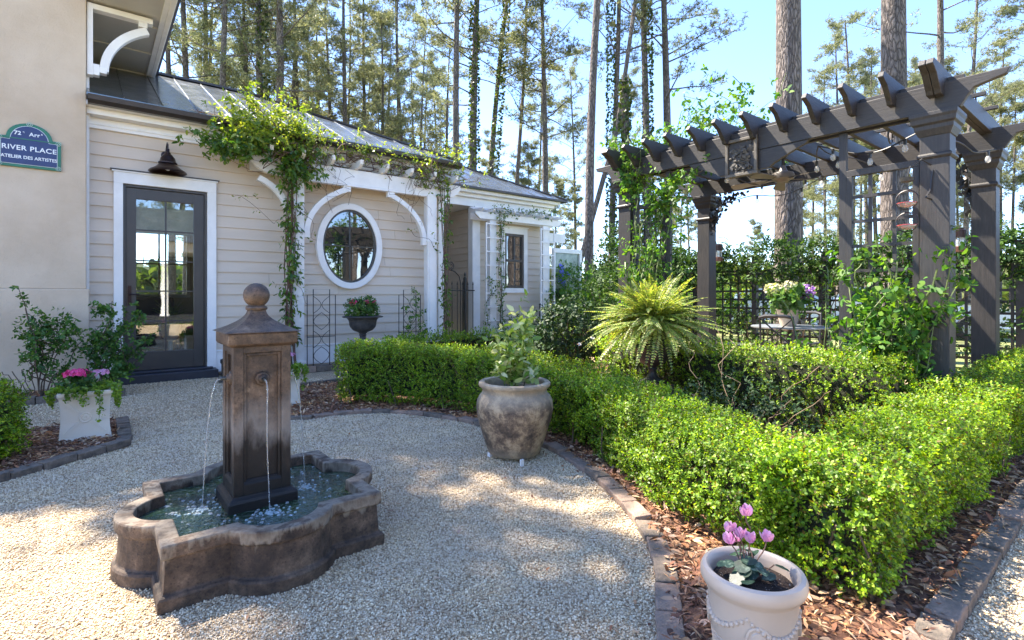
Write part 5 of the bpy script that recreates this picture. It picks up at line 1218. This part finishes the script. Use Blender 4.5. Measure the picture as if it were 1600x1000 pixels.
# ------------------------------------------------------------------ table, chairs, hydrangea
TB = thing('garden_table', 'round grey metal table under the hydrangea pot behind the pergola', 'table', (7.95,3.42,0))
ztop = mat('zinc', (.34,.36,.38), (.26,.28,.30), 6, .3, .1, metal=.5)
MB().lathe([(.50,.715),(.52,.72),(.52,.735),(.51,.74)], (7.95,3.42,0), 40).build('tabletop', ztop, TB)
MB().lathe([(.26,0),(.26,.02),(.05,.05),(.035,.10),(.035,.66),(.20,.715)], (7.95,3.42,0), 20).build('pedestal', iron, TB)
def chair():
    t = thing('garden_chair', 'x', 'chair', (0,0,0), 'dark cross-back chairs round the garden table'); m = mat('chair_paint', (.035,.037,.042), (.025,.026,.03), 8, .45, .1)
    MB().prism([(-.20,-.20),(.20,-.20),(.22,.20),(-.22,.20)], 'z', .43, .455).build('seat', m, t, bev=.006)
    for sx in (-1, 1):
        MB().tube([(sx*.18,-.18,.43),(sx*.19,-.2,0)], .014, 6).build('leg', m, t)
        MB().tube([(sx*.20,.25,0),(sx*.20,.20,.44),(sx*.205,.23,.75),(sx*.20,.27,.90)], .015, 6).build('leg', m, t)
    MB().tube([(-.205,.27,.89),(-.12,.30,.915),(.12,.30,.915),(.205,.27,.89)], .022, 8).build('top_rail', m, t)
    b = MB().bar((-.19,.225,.52),(.19,.265,.87), .012, .028, (0,1,0)).bar((.19,.235,.52),(-.19,.275,.87), .012, .028, (0,1,0)); b.build('cross_back', m, t)
    return t
c0 = chair(); labs = ['dark cross-back chair left of the garden table by the rear post', 'dark cross-back chair nearest the court at the garden table', 'dark cross-back chair right of the hydrangea pot', 'dark cross-back chair on the fence side of the garden table']
for i, (x, y, r) in enumerate(((7.55,4.15,.5),(7.30,3.25,1.75),(8.05,2.65,3.1),(8.65,3.55,-1.5))):
    c = c0 if i == 0 else copytree(c0); c.location = (x, y, 0); c.rotation_euler = (0, 0, r); c['label'] = labs[i]
HY = thing('potted_hydrangea', 'beige pot of hydrangea with two cream heads and one lilac head on the table', 'potted plant', (7.9,3.30,.74))
hx, hy = 7.9, 3.42
MB().lathe([(.10,.742),(.12,.80),(.15,.96),(.16,.97),(.16,.985),(.14,.985),(.135,.93)], (hx,hy,0), 28, cap1=False).build('pot', mat('beige_pot', (.50,.40,.30), (.42,.33,.25), 6, .7, .2), HY); MB().lathe([(.136,.95),(.02,.96)],(hx,hy,0),16).build('soil', soilm, HY)
bush(HY, (hx,hy,1.12), (.22,.22,.11), 90, .09, 5, .11, rose_leaf, .62, 5.0, .2)
for dx, dy, dz, mm in ((-.12,.16,1.27,(.62,.58,.46)),(.0,-.02,1.30,(.60,.58,.42)),(.10,-.20,1.24,(.42,.20,.70))):
    n = 170; U = unit(n); P = U*np.array([.115,.115,.085])+np.array([hx+dx,hy+dy,dz]); LB().add(P, unit(n), U+.3*rnd(n), .035, .032, 'hex').build('flower_head', leafmat('hydrangea_petal', [tuple(x*.7 for x in mm), mm], .6, .2), HY)

# black spot lamp by the house
SPT = thing('spot_lamp', 'small black garden lamp on a brick left of the fountain pillar', 'lamp', (1.42,8.1,0))
MB().lathe([(.05,.0),(.05,.20),(.065,.22),(.065,.26),(.02,.28)],(1.44,8.05,.05),14).build('body', iron, SPT); MB().box(1.36,1.52,7.98,8.12,0,.055).build('foot', brickm2, SPT)

# parked car seen through the lattice
def car(x, y, rz, lab):
    t = thing('parked_car', lab, 'car', (0,0,0))
    pm = mat('white_car_paint', (.72,.74,.76), (.70,.72,.74), 2, .2, 0); dk = mat('car_glass', (.02,.025,.03), None, 2, .05, 0); ty = mat('tyre', (.02,.02,.02), None, 9, .8, .2)
    body = [(-2.25,.35),(-2.3,.6),(-2.2,.85),(-1.0,1.0),(-.35,1.42),(1.2,1.45),(1.95,1.05),(2.25,.95),(2.3,.5),(2.25,.33)]
    rings = []
    for yy, s, zz in ((-.92,.97,0),(-.95,1,0),(-.95,1,0),(.95,1,0),(.95,1,0),(.92,.97,0)): rings.append([(px*s, yy*(1-.14*max(0, pz-1.0)/.45), pz) for px, pz in body])
    MB().loft(rings).build('body', pm, t, bev=.03)
    for sy in (-1, 1): MB().prism([(-.85,1.0),(-.3,1.36),(1.1,1.39),(1.65,1.05)], 'y', sy*.90, sy*.885+(0 if sy < 0 else 0)).build('side_window', dk, t)
    for wx in (-1.4, 1.4):
        for wy in (-.93, .93):
            M = Matrix.Translation((wx,wy,.33)) @ Matrix.Rotation(PI/2, 4, 'X'); w_ = MB().lathe([(.2,-.1),(.31,-.1),(.33,-.06),(.33,.06),(.31,.1),(.2,.1)],(0,0,0),24,M=M).build('wheel', ty, t)
            MB().lathe([(.02,-.105),(.2,-.102),(.2,.102),(.02,.105)],(0,0,0),16,M=M).build('rim', ztop, w_)
    for sy in (-.7, .7): MB().ball((-2.22,sy,.72), .1, 10).build('headlight', clg, t)
    t.location = (x, y, -.03); t.rotation_euler = (0, 0, rz); t['label'] = lab
car(19.5,8.5,2.2,'white car parked beyond the lattice fence, seen left of the hydrangea'); car(18.5,4.8,1.9,'white car parked beyond the lattice fence, seen right of the hydrangea')
# ------------------------------------------------------------------ pines
def pine(seed, Ht, r0, low, bl, nb, tuft, tl=.20, bend=.3):
    """a tall bare-stemmed pine: trunk with limbs, and a loose crown of needle tufts"""
    rs = random.Random(seed); t = bpy.data.objects.new('pine_tree', None); C.objects.link(t); OFF[t.name] = Vector((0,0,0)); t.empty_display_size = .1
    ph = rs.uniform(0, 6); tr = lambda z: Vector((bend*math.sin(z*.16+ph)*z/Ht, bend*math.cos(z*.13+ph)*z/Ht, z))
    tk = MB(); m = 22; tk.tube([tr(Ht*i/m)-Vector((0,0,.1 if i == 0 else 0)) for i in range(m+1)], [max(r0*(1-(.78)*(i/m)**1.1)*(1.25 if i == 0 else 1), .02) for i in range(m+1)], 12)
    tufts = []; 
    for i in range(nb):
        f = rs.random()**.8; z = Ht*(low+(1-low)*f); a = rs.uniform(0, 6.28); L = bl*(1.05-.62*f)*rs.uniform(.5,1.1); up = rs.uniform(-.05,.55)
        p = tr(z); pts = [p]; d = Vector((math.cos(a), math.sin(a), up)).normalized()
        for k in range(7):
            d = (d+Vector((rs.gauss(0,.13), rs.gauss(0,.13), rs.gauss(.03,.11)))).normalized(); pts.append(pts[-1]+d*L/7)
        rb = r0*.20*(1-.6*f)*min(1, L/bl+.3); tk.tube(pts, [rb*(1-.85*k/7) for k in range(8)], 5)
        bare = rs.random() < .16*(1-f)
        if bare: continue
        for k in range(3, 8):
            q = pts[k]
            for j in range(rs.randint(1, 3)):
                e = q+Vector((rs.gauss(0,.28), rs.gauss(0,.28), rs.gauss(.12,.16)))*L*.32; tk.tube([q, (q+e)/2+Vector((0,0,.03)), e], [rb*.3, rb*.2, .006], 3)
                for s in range(tuft): tufts.append(q.lerp(e, rs.uniform(.3,1.1))+Vector((rs.gauss(0,.15), rs.gauss(0,.15), rs.gauss(0,.11))))
    tk.build('trunk', bark, t)
    P = np.array([tuple(x) for x in tufts]); n = len(P); k = 9
    Dd = unit(n*k).reshape(n, k, 3)+np.array([0,0,.45])
    LB().add(np.repeat(P, k, 0), Dd.reshape(-1, 3), rnd(n*k), tl*rng.uniform(.6,1.2,n*k), tl*.14, 'needle').build('crown', pine_leaf, t)
    print('pine', n*k); return t
protos = [pine(1, 24, .23, .40, 3.9, 42, 8), pine(2, 22, .20, .38, 3.6, 44, 8), pine(3, 25, .21, .50, 4.0, 36, 8), pine(4, 17, .14, .20, 3.4, 60, 10), pine(5, 14, .13, .14, 3.1, 62, 10), pine(6, 26, .17, .45, 3.6, 34, 8, bend=.6)]
near = pine(7, 27, .30, .50, 4.2, 46, 5, bend=.15)
used = set()
def clean(p):
    if p.name not in used: used.add(p.name); return p
    c = p.copy(); C.objects.link(c)
    for ch in list(p.children):
        if ch.name.startswith('ivy'): continue
        d = ch.copy(); C.objects.link(d); d.parent = c
    return c
def bearing(u, D): a = (u-800)/FOC; return D*(FX+FY*a), D*(FY-FX*a)
def put(p, u, D, s=1.0, lean=(0,0), lab=None, grp='pines standing behind the house', ivy=0):
    x, y = bearing(u, D)
    o = clean(p)
    o.location = (x, y, -.03); o.rotation_euler = (lean[0], lean[1], random.uniform(0, 6.28)); o.scale = (s*random.uniform(.93,1.07), s*random.uniform(.93,1.07), s)
    tag(o, lab or 'tall thin pine standing in the wood beyond the roof', 'pine tree', grp)
    if ivy:
        n = 1700; z = rng.uniform(0, ivy, n); a = rng.uniform(0, 6.28, n); r = (.21+.07*rng.random(n))*(1-.45*z/ivy)
        if '_ivy' not in globals():
            Pv = np.stack([r*np.cos(a), r*np.sin(a), z], 1)
            globals()['_ivy'] = LB().add(Pv, unit(n)+np.stack([np.cos(a),np.sin(a),0*a],1), unit(n), .13, .11, 'hex').build('ivy', ivy_leaf, None, (0,0,0)); iv = _ivy
        else: iv = _ivy.copy(); C.objects.link(iv)
        iv.parent = o
    return o
P0, P1, P2, P3, P4, P5 = protos
# trees told apart by eye
put(near, 1231, 10.8, 1.0, (0,0), 'thick scaly pine trunk rising behind the middle of the pergola', 'big pines near the pergola')
put(near, 1399, 11.6, 1.0, (.0,.0), 'thick pine trunk crossing the right end of the pergola', 'big pines near the pergola')
put(protos[5], 921, 17.5, 1.0, (.0,.015), 'straight grey pine just left of the pergola', 'pines near the wing roof')
put(P2, 717, 24, 1.0, (.0,.012), 'straight pine over the wing roof without ivy', 'pines near the wing roof')
put(P0, 741, 25, 1.0, (0,0), 'ivy-clad pine pair above the wing roof', 'pines near the wing roof', 17)
put(P5, 753, 26, 1.0, (.02,.10), 'leaning pine beside the ivy-clad trunk above the wing roof', 'pines near the wing roof', 12)
put(P0, 434, 26, 1.1, (0,0), 'stout pine right of the ivy trunk above the vine-heaped arbor', 'pines behind the house')
put(P1, 418, 27, 1.2, (0,.03), 'ivy-wrapped pine above the vine-heaped arbor', 'pines behind the house', 16)
put(P2, 344, 25, 1.0, (0,0), 'rust-brown pine trunk standing over the seam roof', 'pines behind the house')
put(P1, 381, 30, 1.0, (0,0), 'ivy-wrapped slim pine over the seam roof', 'pines behind the house', 18)
put(P0, 292, 27, 1.0, (0,0), 'grey pine trunk just right of the gable eave', 'pines behind the house')
put(P2, 268, 29, 1.0, (0,0), 'pine half hidden at the gable eave edge', 'pines behind the house')
put(P5, 799, 30, .9, (.0,.05), 'slightly leaning thin pine against open sky over the wing eave', 'pines near the wing roof')
put(P1, 851, 28, 1.0, (0,0), 'slim upright pine over the wing roof corner', 'pines near the wing roof')
put(P5, 955, 25, 1.0, (0,0), 'ivy-flecked pine leaning behind the left end of the pergola', 'pines near the pergola', 14)
put(P2, 1012, 24, 1.0, (0,0), 'pine with ivy above the left pergola post', 'pines near the pergola', 15)
put(P0, 1043, 24.5, 1.0, (0,0), 'bare straight pine right of the ivy pine above the pergola', 'pines near the pergola')
put(P2, 1459, 26, 1.1, (0,.02), 'slim pine right of the big trunk above the pergola end', 'pines near the pergola')
for u, D, p, s in ((330,33,P1,1),(450,33,P5,1),(519,36,P1,1),(535,34,P0,1),(579,37,P2,1),(610,44,P1,1),(637,36,P5,1),(648,48,P1,1),(702,42,P1,1),(480,42,P0,1),(555,48,P2,1),(305,40,P1,1),(400,40,P2,1),(662,52,P0,1),(590,55,P1,1),(500,52,P0,1),(360,50,P5,1),
                  (835,46,P1,.9),(900,50,P2,.9),(985,48,P0,.9),(1080,55,P1,.7),(1324,40,P1,1),(1355,52,P0,1),(1290,56,P2,1),(1512,34,P5,1),(1560,44,P1,1),(1270,60,P1,1),(1345,64,P0,1),(1545,56,P2,1),(1620,38,P0,1),(1480,60,P1,1),(775,58,P0,.8),(1700,42,P2,1),(318,31,P2,1.05),(467,35,P2,1),(492,39,P1,1),(548,41,P5,1),(567,52,P0,1),(596,35,P1,.9),(622,40,P2,1),(660,45,P5,1),(685,50,P1,1),(372,45,P0,1),(408,36,P5,.9),(1100,70,P2,.6),(1240,66,P1,.8),(1310,48,P2,1),(1370,45,P1,1),(1425,52,P0,1),(1530,48,P1,1)):
    put(p, u, D, s, (random.uniform(-.02,.02), random.uniform(-.03,.03)), grp='slim pines of the wood beyond the house and fence', lab='slim pine of the wood beyond the house and fence')
for i, (u, D, s) in enumerate(((310,44,1),(395,50,1.0),(470,45,1.1),(550,50,1.05),(610,48,1),(675,44,.9),(760,52,.85),(800,46,.7),(830,40,.75),(870,42,.75),(900,48,.65),(1030,42,.9),(1065,50,.8),(1000,55,.7),(1290,46,1.0),(1330,38,1.05),(1440,42,1.1),(1500,44,1.1),(1580,42,1.05),(1255,52,.9),(1470,36,1.0),(970,60,.6),(420,55,1.2),(620,58,1.2),(530,60,1.2),(1180,62,.7))):
    put([P3, P4][i % 2], u, D, s, grp='small bushy pines filling the wood', lab='smaller bushy pine filling the wood beyond the garden')
for p, x, y, s in ((P3,-9,-14,1.2),(P4,4,-16,1.2),(P3,12,-12,1.1)):
    o = clean(p); o.location = (x, y, 0); o.scale = (s,)*3; tag(o, 'bushy pine standing behind the viewer', 'pine tree', 'pines behind the viewer')
# broken ivy stump left of the pergola climbers
x, y = bearing(976, 22); ST2 = thing('broken_trunk', 'short broken ivy-covered trunk above the left pergola post', 'tree', (x, y, 0))
MB().tube([(x,y,0),(x+.05,y,5),(x,y,10.3)], [.2,.17,.14], 10).build('trunk', bark, ST2); n = 1500; z = rng.uniform(0,10.2,n); a = rng.uniform(0,6.28,n)
LB().add(np.stack([x+.2*np.cos(a), y+.2*np.sin(a), z],1), unit(n), unit(n), .15, .12, 'hex').build('ivy', ivy_leaf, ST2)
x, y = bearing(965, 23); LT = thing('leaning_tree', 'thin bare trunk leaning right behind the straight grey pine', 'tree', (x, y, 0))
a_ = bearing(880, 23); b_ = bearing(1000, 23); MB().tube([(a_[0],a_[1],0),(x,y,8.5),(b_[0],b_[1],15.5)], [.13,.10,.08], 8).build('trunk', bark, LT)
# broad tree left of the court: its crown throws the dappled shade on fountain and gravel
def broad(x, y, h, R, lab, n, seed, ox=-2.6, oy=-2.2):
    T = thing('shade_tree', lab, 'tree', (x+ox, y+oy, 0)); s_ = MB().tube([(x+ox,y+oy,-.05),(x+ox*.85,y+oy*.85,h*.4),(x,y,h*.8)], [.22,.17,.08], 10); rs = random.Random(seed); P = []
    for i in range(26):
        a = rs.uniform(0, 6.28); e = Vector((x+R*rs.uniform(.4,1)*math.cos(a), y+R*rs.uniform(.4,1)*math.sin(a), h*rs.uniform(.72,1.12))); w_ = wander((x,y,h*rs.uniform(.4,.75)), e, .25, 10); s_.tube(w_, [.06-.005*j for j in range(11)], 5); P += [tuple(q) for q in w_[4:]]
    s_.build('trunk', bark, T); P = np.array(P); P = P[rng.integers(0,len(P),n)]+.30*rnd(n); Q, D, N2 = shoots(P, unit(n), .3, 7, 1, .3); LB().add(Q, D, N2, .11, .06, 'hex').build('crown', jas_leaf, T)
broad(-1.4, 11.0, 14, 2.1, 'tall leafy tree behind the stucco block, its crown above the view', 3600, 3, -1.8, 6.2)
# far wood
P = []
for i in range(520):
    a = random.uniform(-.35,1.9); D = random.uniform(75,110); P.append((D*math.cos(a)*.9+0, D*math.sin(a), 0))
P = np.array(P); n = 26000; c_ = P[rng.integers(0,len(P),n)]; U = unit(n)*np.cbrt(rng.random(n))[:,None]; Q = c_+U*np.array([3.2,3.2,3.0])+np.array([0,0,2.6]); Q[:,2] = np.maximum(Q[:,2],0)
o = LB().add(Q, unit(n), unit(n), 1.3, .8, 'hex').build('far_wood', leafmat('far_foliage', [(.05,.08,.03),(.10,.14,.05),(.18,.20,.08)], .8, .3)); tag(o, 'distant wood closing the view behind the fence', 'wood', kind='stuff')
for i, (u, D, c3) in enumerate(((1085,14.5,(.9,.9,1.0)),(1130,17,(1.0,1.0,1.0)))):
    x, y = bearing(u, D); shrub('garden_shrub', ['light green shrub beyond the rear left pergola post','yellowish shrub beyond the lattice fence'][i], (x, y, 1.15), (1.1,1.1,1.2), 900, .08, [climb_leaf, vine_top][i], 8, 6, seed=i*2.0)
x, y = bearing(905, 14); shrub('garden_shrub', 'sunlit shrub between the painted panel and the pergola', (x, y, 1.0), (1.0,.8,1.1), 800, .07, climb_leaf, 8, 6, seed=6.0)

# porch opposite, mirrored in the panes
PR = thing('porch', 'white columned porch behind the viewer, mirrored in the windows', 'porch', (2.5,-5.5,0))
MB().box(-3,8,-9,-5.0,3.0,3.35).build('porch_beam', white, PR); MB().prism([(-9.2,3.36),(-4.6,3.36),(-7,5.0)], 'x', -3.4, 8.4).build('roof', rm, PR); MB().box(-3,8,-9.2,-9,0,3).build('wall', darkp, PR); MB().box(-3,8,-9,-4.9,0,.3).build('porch_floor', stepm, PR)
for i in range(5): MB().lathe([(.18,.3),(.18,.36),(.14,.42),(.12,2.8),(.17,2.9),(.18,3.0)],(-2.8+2.6*i,-5.15,0),20).build('column', white, PR)

for c_ in list(PR.children): pass
PR.location.y -= 3.0
# ------------------------------------------------------------------ sun, sky, camera
AZ, EL = math.radians(-20), math.radians(55)          # measured from +y towards +x
w = bpy.data.worlds.new('World'); S.world = w; w.use_nodes = True; nt = w.node_tree; bg_ = nt.nodes['Background']
sk = nt.nodes.new('ShaderNodeTexSky'); sk.sky_type = 'NISHITA'; sk.sun_disc = False; sk.sun_elevation = EL; sk.sun_rotation = AZ; sk.air_density = .8; sk.dust_density = .1; sk.ozone_density = 2.4
tc = nt.nodes.new('ShaderNodeTexCoord'); mp = nt.nodes.new('ShaderNodeMapping'); mp.inputs['Scale'].default_value = (1.2,1.2,4.5); nt.links.new(tc.outputs['Generated'], mp.inputs[0])
nz = N_(nt, 'ShaderNodeTexNoise', Scale=2.2, Detail=8.0, Roughness=.62); nt.links.new(mp.outputs[0], nz.inputs['Vector'])
cl = ramp(nt, nz.outputs['Fac'], [(.66,(0,0,0)),(.80,(.4,.4,.4))])
nt.links.new(mixc(nt, mixc(nt, sk.outputs[0], (.85,.88,1.0), 1.0, 'MULTIPLY'), (8.5,8.8,9.2), cl), bg_.inputs[0]); bg_.inputs[1].default_value = .102
sun = bpy.data.lights.new('sun', 'SUN'); sun.energy = 3.7; sun.angle = math.radians(.53); sun.color = (1,.90,.76); so = bpy.data.objects.new('sun', sun); C.objects.link(so)
sd = Vector((math.sin(AZ)*math.cos(EL), math.cos(AZ)*math.cos(EL), math.sin(EL))); so.rotation_euler = (-sd).to_track_quat('-Z', 'Y').to_euler(); so.location = sd*40
cam = bpy.data.cameras.new('camera'); co_ = bpy.data.objects.new('camera', cam); C.objects.link(co_); S.camera = co_
co_.location = (0,0,CAM_H); co_.rotation_euler = (PI/2, 0, -math.atan2(FX, FY)); cam.sensor_width = 36; cam.lens = 36*FOC/1600; cam.shift_y = -.025; cam.clip_end = 3000; cam.clip_start = .05
S.view_settings.view_transform = 'Standard'; S.view_settings.look = 'None'; S.view_settings.exposure = 2.68; S.view_settings.gamma = 1; S.view_settings.use_curve_mapping = False
S.render.engine = 'CYCLES'; S.cycles.max_bounces = 8; S.cycles.transparent_max_bounces = 12
